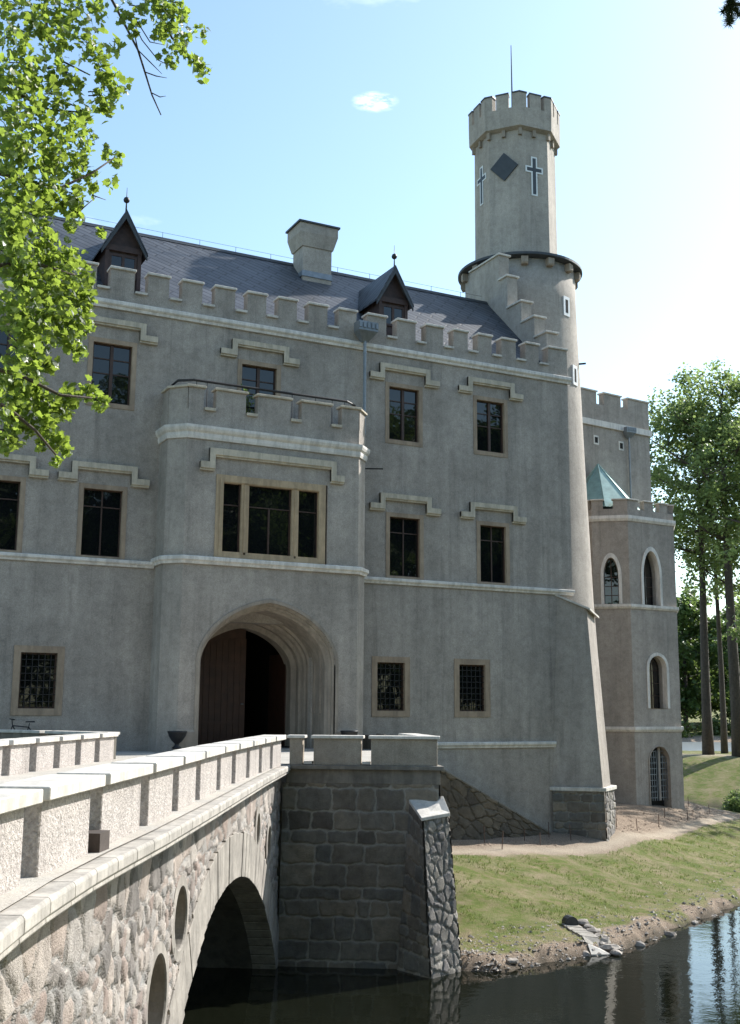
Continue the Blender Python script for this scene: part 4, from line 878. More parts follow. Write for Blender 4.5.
# diagonal buttress at the abutment corner
T1, T2, T3 = B(30.46, .9, -2.45), B(29.72, .56, -2.80), B(30.26, -.06, -2.74)
b1, b2, b3 = B(30.3, 1.25, -7.2), B(29.35, .33, -7.2), B(30.3, -.42, -7.2)
fn, Ls, Lt = panel(b1, b2, T2, T1); rubble('corner_pier_face', fn, np.linspace(0, Ls, 40), np.linspace(0, Lt, 130), MT['abut'], brg, .5, .42, .05, seed=31, course=True, loc=tuple(T2))
fn, Ls, Lt = panel(b2, b3, T3, T2); rubble('corner_pier_face', fn, np.linspace(0, Ls, 50), np.linspace(0, Lt, 130), MT['butt'], brg, .36, .24, .035, .04, seed=32, jit=.98, loc=tuple(T3))
b4, T4 = B(31.6, .3, -7.2), B(31.6, .3, -2.3)
fn, Ls, Lt = panel(b3, b4, T4, T3); rubble('corner_pier_face', fn, np.linspace(0, Ls, 40), np.linspace(0, Lt, 130), MT['butt'], brg, .4, .3, .06, seed=33, loc=tuple(T3))
bc = [B(30.33, 1.2, -7.2), B(29.41, .37, -7.2), B(30.3, -.36, -7.2), B(31.6, .3, -7.2)]; tc_ = [B(30.5, .9, -2.5), B(29.78, .54, -2.82), B(30.24, 0, -2.8), B(31.6, .3, -2.35)]
M().loft([[tuple(p) for p in bc], [tuple(p) for p in tc_]]).build('corner_pier_core', MT['copdark'], brg, tuple(T2))
cp = [B(30.47, .95, -2.36), B(29.62, .60, -2.74), B(30.22, -.13, -2.66), B(30.6, .05, -2.26)]
cp = [p-Vector((0, 0, .08)) for p in cp]
M().loft([[tuple(p) for p in cp], [(p[0], p[1], p[2]+.09) for p in cp]]).build('pier_capstone', MT['coping'], brg, tuple(T2), bevel=.01)
# terrace fill
tf = [tuple(B(UA+.3, 4.3))[:2], (E0.x+.0-.05, E0.y+.3), (EF.x-.05, YF), (4.45, YF), tuple(B(31.9, 9.5))[:2], tuple(B(UA, 9.6))[:2]]
M().loft([[(x, y, -7.5) for x, y in tf], [(x, y, ZD-.001) for x, y in tf]]).build('terrace_fill', MT['deck'], brg, (12, 33, -1.5))
tfk = [(4.0, 37.0), (19.3, 37.0), (19.3, 38.19), (4.0, 38.19)]
# left wing wall with merlons
wp = B(31.95, 9.5); wd = (Vector((-6, 37.2))-Vector((wp.x, wp.y))).normalized() if False else Vector((-2.5, 3.8)).normalized()
q = Vector((wp.x, wp.y)); fn, Ls, Lt = panel((q.x+wd.x*7, q.y+wd.y*7, -7.2), (q.x, q.y, -7.2), (q.x, q.y, -1.5), (q.x+wd.x*7, q.y+wd.y*7, -1.5))
rubble('wing_wall_face', fn, np.linspace(0, Ls, 160), np.linspace(0, Lt, 80), MT['abut'], brg, .7, .5, .05, seed=41, loc=(q.x, q.y, -4))
a = .0; first = True
while a < 6.5:
    L2 = 2.3 if first else 1.6; p0, p1 = q+wd*(a+L2), q+wd*a; seg_merlon(p0, p1, brg, -1.5, -.80, .38, .08, MT['copdark'], MT['coping']); a += L2+.35; first = False

# stair flank wall beside the terrace --------------------------------------------
P0, P1 = Vector((19.2, 36.55)), Vector((27.3, 37.75)); sd_ = (P1-P0).normalized()
stw = thing('stair_flank_wall', 'sloping dark rubble wall running down from the terrace to the lawn below the facade', 'wall', (P0.x+4, P0.y+.6, -4.9))
def zt_at(px, py, Pq0=P0, Pd=sd_):
    r_ = ray(px, py); nrm = Vector((-Pd.y, Pd.x)); k = Pq0.dot(nrm)/(r_.x*nrm.x+r_.y*nrm.y); return r_*k
ta, tb = zt_at(438, 768), zt_at(540, 828)
sl_ = (tb.z-ta.z)/(Vector((tb.x, tb.y))-Vector((ta.x, ta.y))).length; za = ta.z-sl_*(Vector((ta.x, ta.y))-P0).length
Lw = (P1-P0).length; zbm = -5.6
def stfn(s, t):
    top = za+sl_*s; P = np.stack([P0.x+sd_.x*s, P0.y+sd_.y*s, zbm+(t/4.0)*(np.maximum(top, zbm+.05)-zbm)], -1); return P, np.broadcast_to(np.array([sd_.y, -sd_.x, 0]), P.shape)
rubble('wall_face', stfn, np.linspace(0, Lw, 200), np.linspace(0, 4.0, 90), MT['stair'], stw, .62, .55, .05, .03, seed=51, jit=.8, loc=(P0.x, P0.y, -4))
cpm = M(); n_ = Vector((-sd_.y, sd_.x)); e = -.06
K_ = 9
for k in range(K_):
    s0, s1 = Lw*k/K_+.01, Lw*(k+1)/K_-.01; f4 = []
    for s_ in (s0, s1): f4.append([(P0+sd_*s_+n_*w2).to_tuple() for w2 in (e, .42)])
    z_ = [za+sl_*s0, za+sl_*s1]; vs = [(f4[0][0][0], f4[0][0][1], z_[0]), (f4[1][0][0], f4[1][0][1], z_[1]), (f4[1][1][0], f4[1][1][1], z_[1]), (f4[0][1][0], f4[0][1][1], z_[0])]
    cpm.loft([vs, [(a, b, c+.07) for a, b, c in vs]])
cpm.build('slab_coping', MT['copdark'], stw, (P0.x+4, P0.y, -3), bevel=.008)
M().loft([[(P0.x, P0.y+.02, -6), (P1.x, P1.y+.02, -6), (P1.x, P1.y+.45, -6), (P0.x, YF-.02, -6)], [(P0.x, P0.y+.02, za-.02), (P1.x, P1.y+.02, za+sl_*Lw-.02), (P1.x, P1.y+.45, za+sl_*Lw-.02), (P0.x, YF-.02, za-.02)]]).build('wall_core', MT['copdark'], stw, (P0.x+4, P0.y, -4))

# ------------------------------------------------------------------ small things
def urn(x, y, z, label):
    t_ = thing('planter_urn', label, 'planter', (x, y, z), 'planter urns beside the door')
    M().lathe((x, y), [(.14, z), (.16, z+.05), (.08, z+.1), (.07, z+.16), (.18, z+.26), (.27, z+.4), (.30, z+.5), (.32, z+.53), (.32, z+.57), (.28, z+.57), (.26, z+.5)], 20).build('bowl', MT['iron'], t_, (x, y, z), True)
    M().lathe((x, y), [(.18, z-.12), (.18, z+.001)], 4, R(45)).build('foot_block', MT['portal'], t_, (x, y, z-.1)); return t_
urn(11.5, 36.3, -1.35, 'dark stone urn on the left of the castle door'); urn(17.75, 36.3, -1.35, 'dark stone urn on the right of the castle door')
# bicycle leaning by the facade
bx, by, bz = 6.35, 37.75, ZD
bike = thing('bicycle', 'dark bicycle leaning against the facade under the left barred window', 'bicycle', (bx+.5, by, bz))
def wheel(cx):
    m_ = M(); m_.tube([(cx+.33*math.cos(a), by, bz+.34+.33*math.sin(a)) for a in np.linspace(0, 2*math.pi, 25)], .02, 6)
    w_ = m_.build('wheel', MT['iron'], bike, (cx, by, bz+.34)); s_ = M()
    for k in range(10): a = math.pi*2*k/10; s_.tube([(cx, by, bz+.34), (cx+.32*math.cos(a), by, bz+.34+.32*math.sin(a))], .003, 3)
    s_.build('spokes', MT['zinc'], w_, (cx, by, bz+.34))
wheel(bx); wheel(bx+1.05)
f_ = M(); A_, B_, C_, D_, E_ = (bx, by, bz+.34), (bx+.18, by, bz+.85), (bx+.5, by, bz+.3), (bx+.68, by, bz+.8), (bx+1.05, by, bz+.34)
for p, q_ in ((A_, B_), (B_, C_), (B_, D_), (C_, D_), (C_, E_), (D_, E_)): f_.tube([p, q_], .018, 6)
f_.tube([B_, (bx+.15, by, bz+1.02)], .016, 6); f_.tube([D_, (bx+.7, by, bz+.93)], .016, 6); f_.build('bicycle_frame', MT['iron'], bike, (bx+.4, by, bz+.6))
M().tube([(bx+.12, by-.28, bz+1.06), (bx+.2, by-.2, bz+1.04), (bx+.15, by, bz+1.03), (bx+.2, by+.2, bz+1.04), (bx+.12, by+.28, bz+1.06)], .016, 6).build('handlebar', MT['iron'], bike, (bx+.15, by, bz+1.03))
M().loft([[(bx+.58, by-.04, bz+.95), (bx+.85, by-.09, bz+.95), (bx+.85, by+.09, bz+.95), (bx+.58, by+.04, bz+.95)], [(bx+.58, by-.03, bz+.99), (bx+.85, by-.08, bz+1.0), (bx+.85, by+.08, bz+1.0), (bx+.58, by+.03, bz+.99)]]).build('saddle', MT['iron'], bike, (bx+.7, by, bz+.95))
# stakes along the path
sp_ = [(571, 841), (588.7, 828.6), (606.7, 836.4), (616.4, 827.4), (637.4, 831), (659, 827.4), (664.6, 818), (687.7, 820), (688.5, 807), (709.9, 813), (484.8, 843), (502, 849), (524.6, 841), (540.4, 845.5), (549, 838), (570.8, 843), (588.5, 829), (606.4, 837)]
seen = []; words = ['beside the sloping wall foot', 'in front of the buttress plinth', 'beside the turret flower bed', 'at the far end of the path']
for i, (px, py) in enumerate(sp_):
    if any(abs(px-a)+abs(py-b) < 3 for a, b in seen): continue
    seen.append((px, py)); continue
seen.sort()
for i, (px, py) in enumerate(seen):
    g_ = onGround(px, py); h_ = random.uniform(.42, .62); tx, ty = random.uniform(-.05, .05), random.uniform(-.05, .05)
    o = M().tube([(g_.x, g_.y, g_.z-.05), (g_.x+tx, g_.y+ty, g_.z+h_)], .018, 5).build('garden_stake', MT['brown_sill'], None, tuple(g_))
    tag(o, '%s thin dark stake from the left along the lawn path' % ['first', 'second', 'third', 'fourth', 'fifth', 'sixth', 'seventh', 'eighth', 'ninth', 'tenth', 'eleventh', 'twelfth', 'thirteenth', 'fourteenth', 'fifteenth', 'sixteenth', 'seventeenth', 'eighteenth'][i], 'stake', 'thin stakes along the lawn path')
# stone lined drain on the bank
dp = [onGround(*q_) for q_ in ((566, 922), (604, 957), (583, 962), (573, 926))]
dr_ = thing('stone_drain', 'small stone lined drain channel running down the lawn bank into the moat', 'drain', tuple((dp[0]+dp[1])/2))
a_, b_ = onGround(570, 926), onGround(602, 957)
dd = (b_-a_); n_ = Vector((-dd.y, dd.x, 0)).normalized(); Ld = dd.length
ch_ = M()
for k in range(6):
    f0, f1 = k/6+.008, (k+1)/6-.008; vs = [a_+dd*f0-n_*.26, a_+dd*f1-n_*.3, a_+dd*f1+n_*.27, a_+dd*f0+n_*.22]; vs = [Vector((p.x, p.y, gz(p.x, p.y))) for p in vs]; ch_.loft([[tuple(p-Vector((0, 0, .1))) for p in vs], [tuple(p+Vector((0, 0, .05))) for p in vs]]); ch_.build('channel_slab', MT['coping'], dr_, tuple(a_))
def rock(c, r, name, mat, parent=None, seed=0, flat=.6):
    rr = random.Random(seed); bm = bmesh.new(); bmesh.ops.create_icosphere(bm, subdivisions=2, radius=1)
    ax = [rr.uniform(.7, 1.3) for _ in range(3)]
    for v in bm.verts:
        k = 1+.22*math.sin(v.co.x*3+seed)*math.cos(v.co.y*4+seed*2)+.1*math.sin(v.co.z*7+seed); v.co = Vector((v.co.x*ax[0], v.co.y*ax[1], v.co.z*ax[2]*flat))*r*k
    bmesh.ops.rotate(bm, verts=bm.verts, cent=(0, 0, 0), matrix=Matrix.Rotation(rr.uniform(0, 6), 3, 'Z'))
    me = bpy.data.meshes.new(name); bm.to_mesh(me); bm.free(); return mesh_obj(name, me, mat, parent, c)
for k in range(7): f = k/6; c = a_+dd*f-n_*(-.42); rock(tuple(c+Vector((0, 0, .05))), .17+.05*random.random(), 'kerb_stone', MT['stone'], dr_, k+3)
for k in range(5): f = .15+k/5; c = a_+dd*f-n_*.42; rock(tuple(c+Vector((0, 0, .0))), .12+.05*random.random(), 'kerb_stone', MT['stone'], dr_, k+30)
pc = a_-dd.normalized()*.15; M().tube([pc+Vector((0, 0, .05)), pc+dd.normalized()*.3+Vector((0, 0, .1))], .2, 12).build('pipe_mouth', MT['lead'], dr_, tuple(pc))

# pebbles / stones along the waterline: uncountable
def scatter_mesh(name, pts, rad, mat, kind='stuff'):
    V = []; Fc = []; base = np.array([(1, 0, 0), (-1, 0, 0), (0, 1, 0), (0, -1, 0), (0, 0, 1), (0, 0, -1)], float); fcs = np.array([(0, 2, 4), (2, 1, 4), (1, 3, 4), (3, 0, 4), (2, 0, 5), (1, 2, 5), (3, 1, 5), (0, 3, 5)])
    for i, (p, r) in enumerate(zip(pts, rad)):
        a = rng.random()*6.28; c, s = math.cos(a), math.sin(a); b = base*(rng.random((6, 1))*.6+.7)*r*np.array([1.2, .9, .6]); b = np.stack([b[:, 0]*c-b[:, 1]*s, b[:, 0]*s+b[:, 1]*c, b[:, 2]], -1)
        V.append(b+p); Fc.append(fcs+6*i)
    me = bpy.data.meshes.new(name); me.from_pydata(np.concatenate(V).tolist(), [], np.concatenate(Fc).tolist()); me.update()
    return tag(mesh_obj(name, me, mat), kind=kind)
SHL = PEN[3:13]; pts = []; rad = []
for k in range(1500):
    i = rng.integers(0, len(SHL)-1); f = rng.random(); a = Vector(SHL[i]); b = Vector(SHL[i+1]); d = (b-a).normalized(); nin = Vector((-d.y, d.x)); off = abs(rng.normal())*.55-.15; q = a.lerp(b, f)+nin*off
    if k % 3 == 0: q = a.lerp(b, f)+nin*(rng.random()*2.4)
    pts.append(np.array([q.x, q.y, gz(q.x, q.y)+.0])); rad.append(.018+.06*rng.random()**4*(1 if off < .9 else .5)+.01)
tag(scatter_mesh('shore_pebbles', pts, rad, MT['stone']), 'loose pebbles and broken stone along the waterline of the lawn bank', 'pebbles')
# distinct bigger stones
for k, (px, py, r_) in enumerate(sorted([(512, 966, .16), (671, 944, .22), (602, 951, .12), (640, 949, .15), (655, 946, .13), (695, 928, .14), (620, 956, .1)])):
    c = onGround(px, py-2); o = rock(tuple(c+Vector((0, 0, .03))), r_, 'shore_stone', MT['stone'], None, k+60); tag(o, '%s larger stone from the left lying at the water edge of the bank' % ['first', 'second', 'third', 'fourth', 'fifth', 'sixth', 'seventh'][k], 'stone', 'larger stones at the water edge')
# grass tufts on the lawn (stuff)
V = []; Fc = []; n = 0
for k in range(26000):
    x = rng.uniform(15.5, 48); y = rng.uniform(25, 46)
    yl_ = float(np.interp(x, ex, ey))
    if y > yl_-.05: continue
    s_ = float(sdist(np.array([x]), np.array([y]), PEN)[0]) if k % 1 == 0 else 1
    if s_ < .8+rng.random()*1.4 or (math.sin(x*.9+1)*math.cos(y*1.1)+math.sin(x*2.3+y) < -.5+rng.random()*.6): continue
    z_ = gz(x, y)-.01; h_ = rng.uniform(.04, .11)
    for j in range(3):
        a = rng.random()*6.28; w2 = .012; dx, dy = math.cos(a)*w2, math.sin(a)*w2; ox, oy = rng.normal(0, .04, 2)
        V += [(x+ox-dx, y+oy-dy, z_), (x+ox+dx, y+oy+dy, z_), (x+ox+rng.normal(0, .03), y+oy+rng.normal(0, .03), z_+h_)]; Fc.append((n, n+1, n+2)); n += 3
me = bpy.data.meshes.new('grass'); me.from_pydata(V, [], Fc); me.update(); tag(mesh_obj('grass', me, MT['grass']), 'short thin grass growing on the sloping lawn', 'grass', kind='stuff')
# clods on the bare bed
pts = []; rad = []
for k in range(2600):
    x = rng.uniform(20, 47); yl_ = float(np.interp(x, ex, ey)); y = yl_+rng.uniform(1.1, 7.5)
    if x < 27 and y > 37.4: continue
    if x < 31 and y > 37: continue
    pts.append(np.array([x, y, gz(x, y)])); rad.append(.02+.055*rng.random()**2)
tag(scatter_mesh('soil_clods', pts, rad, MT['soil']), 'reddish soil clods of the bare bed between path and castle', 'soil')

# ------------------------------------------------------------------ trees
def leafpolys(P, size, kind, up=.5, r=rng):
    """array of leaf meshes at points P (n,3)"""
    n = len(P); 
    if kind == 'maple': shp = np.array([(0, -.4), (.2, -.3), (.46, -.3), (.38, -.08), (.6, .16), (.34, .2), (.26, .38), (.0, .6), (-.24, .4), (-.34, .18), (-.6, .18), (-.38, -.08), (-.46, -.3), (-.2, -.3)])
    else: shp = np.array([(0, -.5), (.42, -.1), (.3, .35), (0, .55), (-.35, .3), (-.4, -.15)])
    N = r.normal(size=(n, 3)); N[:, 2] = np.abs(N[:, 2])+up*1.6; N /= np.linalg.norm(N, axis=1)[:, None]
    T = np.cross(N, r.normal(size=(n, 3))); T /= np.linalg.norm(T, axis=1)[:, None]; Bt = np.cross(N, T)
    sz = size*(r.random(n)*.6+.7); k = len(shp)
    V = P[:, None, :]+(shp[None, :, 0, None]*T[:, None]+shp[None, :, 1, None]*Bt[:, None])*sz[:, None, None]+N[:, None]*(np.abs(shp[None, :, 0, None])*-.25*sz[:, None, None])
    return V.reshape(-1, 3), np.arange(n*k).reshape(n, k)
def leaves_obj(name, P, size, kind, mat, parent, loc, up=.5):
    V, Fc = leafpolys(np.asarray(P), size, kind, up); me = bpy.data.meshes.new(name); me.from_pydata((V-np.array(loc)).tolist(), [], Fc.tolist()); me.update()
    return mesh_obj(name, me, mat, parent, loc)
def grow(base, H, bare, spread, nl, sub, leafn, lsize, mats, name, label, cat, group=None, seed=1, sig=.8, lean=(0, 0), r0=.32, topf=.9, dropf=.1, fork=None):
    rr = random.Random(seed); rg = np.random.default_rng(seed); t_ = thing(name, label, cat, base, group); b = Vector(base)
    tr = M(); tp = [b+Vector((lean[0]*k*k*H+.12*math.sin(k*5+seed), lean[1]*k*k*H+.12*math.cos(k*4+seed), H*topf*k)) for k in np.linspace(0, 1, 9)]; tp[0].z -= .4
    tr.tube(tp, [r0*(1.25 if i == 0 else 1)*(1-.85*(i/8)**1.2) for i in range(9)], 9); tips = []
    def at(k): i = min(int(k*8), 7); return tp[i].lerp(tp[i+1], k*8-i)
    for i in range(nl):
        k = bare/H+(1-bare/H)*(i+.5*rr.random())/nl*.98; p = at(min(k/topf*.98, .99)); a = i*2.4+rr.random(); kk = (k-bare/H)/(1-bare/H)
        ln = spread*(math.sin(math.pi*(.22+.72*kk))**.8)*rr.uniform(.75, 1.15); e = p+Vector((math.cos(a)*ln, math.sin(a)*ln, ln*rr.uniform(.25, .65)-dropf*ln)); mid = p.lerp(e, .5)+Vector((0, 0, -.08*ln+rr.uniform(-.1, .2)))
        rad = r0*.42*(1-.6*kk); tr.tube([p, mid, e], [rad, rad*.6, .03], 6); tips.append(e)
        for j in range(sub):
            f = rr.uniform(.3, 1); s_ = p.lerp(mid, f*2) if f < .5 else mid.lerp(e, f*2-1); e2 = s_+Vector((rr.gauss(0, 1), rr.gauss(0, 1), rr.gauss(.2, .6))).normalized()*ln*rr.uniform(.25, .5); tr.tube([s_, s_.lerp(e2, .5)+Vector((0, 0, .1)), e2], [rad*.35, rad*.25, .015], 5); tips.append(e2)
    tr.build('trunk', mats[1], t_, base, True)
    T = np.array([list(p) for p in tips]); w_ = rg.random(len(T))+.4; w_ /= w_.sum(); ci = rg.choice(len(T), leafn, p=w_)
    # leaves gather in clumps about the tips
    sub_ = T[ci]+rg.normal(size=(leafn, 3))*np.array([1, 1, .6])*sig*.75
    nc = max(40, leafn//45); cc_ = T[rg.choice(len(T), nc, p=w_)]+rg.normal(size=(nc, 3))*np.array([1, 1, .7])*sig; c2 = cc_[rg.integers(0, nc, leafn)]+rg.normal(size=(leafn, 3))*sig*.3
    P = np.where(rg.random((leafn, 1)) < .8, c2, sub_)
    leaves_obj('crown', P, lsize, 'oval', mats[0], t_, base, .3); return t_
# three tall trees on the far bank
def far(px, D): r_ = ray(px, 740); a = math.atan2(r_.x, r_.y); return (math.sin(a)*D, math.cos(a)*D, gz(math.sin(a)*D, math.cos(a)*D))
grow(far(709, 97.5), 31, 15, 5.2, 13, 5, 12000, .25, (MT['oak'], MT['bark']), 'tall_tree', 'tall bare trunked tree nearest the turret on the far bank', 'tree', 'tall trees on the far bank', 5, 1.0, r0=.42)
grow(far(737, 96), 33, 16, 6.5, 15, 6, 15000, .25, (MT['oak'], MT['bark']), 'tall_tree', 'tall thick trunked tree at the right edge of the far bank', 'tree', 'tall trees on the far bank', 9, 1.1, r0=.5)
grow(far(723, 101), 30, 15, 5.0, 11, 5, 6500, .25, (MT['oak'], MT['bark']), 'tall_tree', 'slim tall tree between the two thicker trunks on the far bank', 'tree', 'tall trees on the far bank', 14, 1.0, r0=.26)
grow(far(765, 99), 30, 12, 6.5, 12, 5, 11000, .26, (MT['oak'], MT['bark']), 'tall_tree', 'spreading tree just beyond the right edge of the far bank', 'tree', 'tall trees on the far bank', 23, 1.1, r0=.36)
grow(far(815, 90), 28, 9, 6.5, 12, 5, 7000, .3, (MT['oak'], MT['bark']), 'tall_tree', 'unseen leafy tree added on the right to shade the far bank', 'tree', 'tall trees on the far bank', 31, 1.1, r0=.36)  # unseen tree, added so its crown shadow falls over the bank
grow(far(880, 84), 27, 7, 7, 12, 5, 7000, .3, (MT['oak'], MT['bark']), 'tall_tree', 'rightmost unseen leafy tree added to shade the far bank', 'tree', 'tall trees on the far bank', 37, 1.1, r0=.36)  # second added tree out of view, widens the shadow on the bank
# wood behind the pond
pro = [grow((0, 0, 0), 19, 3, 5.5, 13, 5, 9000, .55, (MT['wood'], MT['bark']), 'woodland_tree', 'broad leafy tree in the wood behind the pond', 'tree', 'trees of the wood behind the pond', 40+k, 1.3, r0=.35) for k in range(3)]
k = 0
rt = random.Random(5)
spots = []
ORD = ['first', 'second', 'third', 'fourth', 'fifth', 'sixth', 'seventh', 'eighth', 'ninth', 'tenth', 'eleventh', 'twelfth', 'thirteenth', 'fourteenth', 'fifteenth', 'sixteenth', 'seventeenth', 'eighteenth', 'nineteenth', 'twentieth']
for row, (v0, hs, lo_, hi_) in enumerate(((176, 9, -8, 7), (192, 8, -8, 8), (212, 8, -8, 9))):
    for j, i in enumerate(range(hi_-1, lo_-1, -1)): spots.append((row, j, v0+rt.uniform(-5, 5), i*hs+rt.uniform(-2, 2), rt.uniform(.8, 1.12)))
for row, j, v, h_, s_ in spots:
    x, y, _ = VH(v, h_, 0); o = pro[k] if k < 3 else copy_tree(pro[k % 3]); k += 1
    o.location = (x, y, gz(x, y)-.2); o.rotation_euler = (0, 0, rt.uniform(0, 6.28)); o.scale = (s_*1.05, s_*1.05, s_)
    o['label'] = '%s leafy tree from the left in the %s row of the wood behind the pond' % (ORD[j], ('front', 'middle', 'rear')[row])
# park trees behind the viewpoint (seen mirrored in the window glass)
for i in range(12):
    x, y = -8+i*8+rt.uniform(-2, 2), -22+rt.uniform(-5, 4); o = copy_tree(pro[i % 3]); o.location = (x, y, gz(x, y)-.2); s_ = 1.45+.03*i+rt.uniform(-.05, .1); o.scale = (s_, s_, s_); o.rotation_euler = (0, 0, rt.uniform(0, 6.28))
    tag(o, '%s park tree from the west in the row behind the viewpoint' % ORD[i], 'tree', 'park trees behind the viewpoint')
# bushes on far bank of the pond and the shrub by the lawn
def bush(c, r_, n_, ls, mat, label, group=None, name='shrub'):
    t_ = thing(name, label, 'shrub', tuple(c), group); st = M()
    for k in range(9): a = k*.7; st.tube([c, Vector(c)+Vector((math.cos(a)*r_*.5, math.sin(a)*r_*.5, r_*.9))], [.03, .01], 5)
    st.build('stems', MT['bark'], t_, tuple(c)); P = rng.normal(size=(n_, 3)); P /= np.linalg.norm(P, axis=1)[:, None]; P *= (rng.random((n_, 1))**.4)*r_*(1+.25*np.sin(P[:, :1]*5+3*P[:, 1:2])); P[:, 2] = np.abs(P[:, 2])*1.1; P += np.array(c)
    leaves_obj('foliage', P, ls, 'oval', mat, t_, tuple(c), .3); return t_
c = onGround(741, 812); bush(c, 1.05, 2600, .14, MT['oak'], 'dense green shrub at the right end of the lawn')
for i in range(16):
    x, y, _ = VH(158+rt.uniform(0, 10), -34+i*5+rt.uniform(-2, 2), 0); bush(Vector((x, y, gz(x, y))), rt.uniform(1.6, 3), 900, .4, MT['grass'], '%s light green bush from the right on the far shore of the pond' % ORD[i], 'bushes on the far shore of the pond')
for i in range(4):
    x, y, _ = VH(99+i*1.5, -10+i*5, 0)
# plant pot on the bay terrace
pt = thing('potted_plant', 'leafy potted shrub on the bay roof terrace below the balcony window', 'plant', (13.95, 37.55, 10.2))
M().lathe((13.95, 37.55), [(.14, 10.2), (.2, 10.45), (.18, 10.45)], 14).build('pot', MT['brown_sill'], pt, (13.95, 37.55, 10.2))
P = rng.normal(size=(260, 3))*np.array([.16, .14, .26])+np.array([13.95, 37.55, 10.95]); leaves_obj('foliage', P, .09, 'oval', MT['wood'], pt, (13.95, 37.55, 10.2), .2)

# foreground maple: trunk outside the frame on the left, boughs reaching over the bridge
tb0 = B(8.0, 11.6, 0); tb0.z = gz(tb0.x, tb0.y)
mp_t = thing('maple_tree', 'maple tree at the left with sunlit boughs of lobed leaves hanging over the bridge', 'tree', tuple(tb0))
tr = M(); tk = [tb0+Vector((0, 0, -.3)), tb0+Vector((.1, .1, 2.5)), tb0+Vector((.3, .1, 5)), tb0+Vector((.5, .2, 8)), tb0+Vector((.8, .1, 12))]; tr.tube(tk, [.42, .34, .3, .22, .08], 12)
def PD(x, y, d): return atH(x, y, d)
boughs = [  # (start on trunk, list of (px,py,dist))
  (tk[2], [(-120, 60, 10.2), (-20, -60, 10.6), (45, -20, 10.8), (47, 40, 10.9), (60, 60, 11.0), (90, 75, 11.2)]),
  (tk[2], [(-120, 60, 10.2), (-20, -60, 10.6), (70, -60, 11.3), (112, 0, 11.4), (138, 50, 11.5), (152, 95, 11.6), (161, 115, 11.6)]),
  (tk[3], [(-100, -100, 10.6), (60, -110, 11.3), (140, -30, 11.6), (172, 38, 11.7), (196, 62, 11.8)]),
  (tk[2], [(-150, 150, 9.8), (-40, 160, 10.3), (25, 182, 10.5), (62, 187, 10.7), (92, 173, 10.8), (114, 158, 10.9)]),
  (tk[1]+Vector((0, 0, 1.5)), [(-150, 300, 9.6), (-40, 270, 10.0), (30, 262, 10.4), (75, 275, 10.6)]),
  (tk[1]+Vector((0, 0, 1.0)), [(-150, 380, 9.4), (-40, 360, 9.8), (20, 375, 10.1), (60, 395, 10.3), (92, 398, 10.4)]),
  (tk[1]+Vector((0, 0, 1.0)), [(-150, 380, 9.4), (-40, 380, 9.9), (10, 410, 10.1), (35, 430, 10.2), (56, 455, 10.3)]),
  (tk[2], [(-120, 60, 10.2), (-30, 60, 10.5), (10, 90, 10.6), (50, 110, 10.8), (78, 112, 10.9)]),
]
for st, pl in boughs:
    pp = [st]+[PD(*q_) for q_ in pl]; n = len(pp); tr.tube(pp, [.12, .05, .022]+[.015*(1-i/(n-3))+.003 for i in range(n-3)], 6)
for pl in ([(138, 50, 11.5), (150, 62, 11.5), (162, 74, 11.5)], [(138, 50, 11.5), (134, 32, 11.4), (128, 10, 11.4)], [(145, 72, 11.5), (156, 76, 11.6), (167, 78, 11.6)], [(152, 93, 11.6), (160, 97, 11.6), (166, 96, 11.6)], [(92, 195, 10.8), (106, 200, 10.9)], [(76, 214, 10.7), (96, 197, 10.8)], [(128, 12, 11.4), (142, 40, 11.5), (158, 60, 11.5), (170, 66, 11.6)], [(133, 15, 11.4), (150, 42, 11.5), (165, 45, 11.6)]):
    tr.tube([PD(*q_) for q_ in pl], [.008]*(len(pl)-1)+[.003], 4)
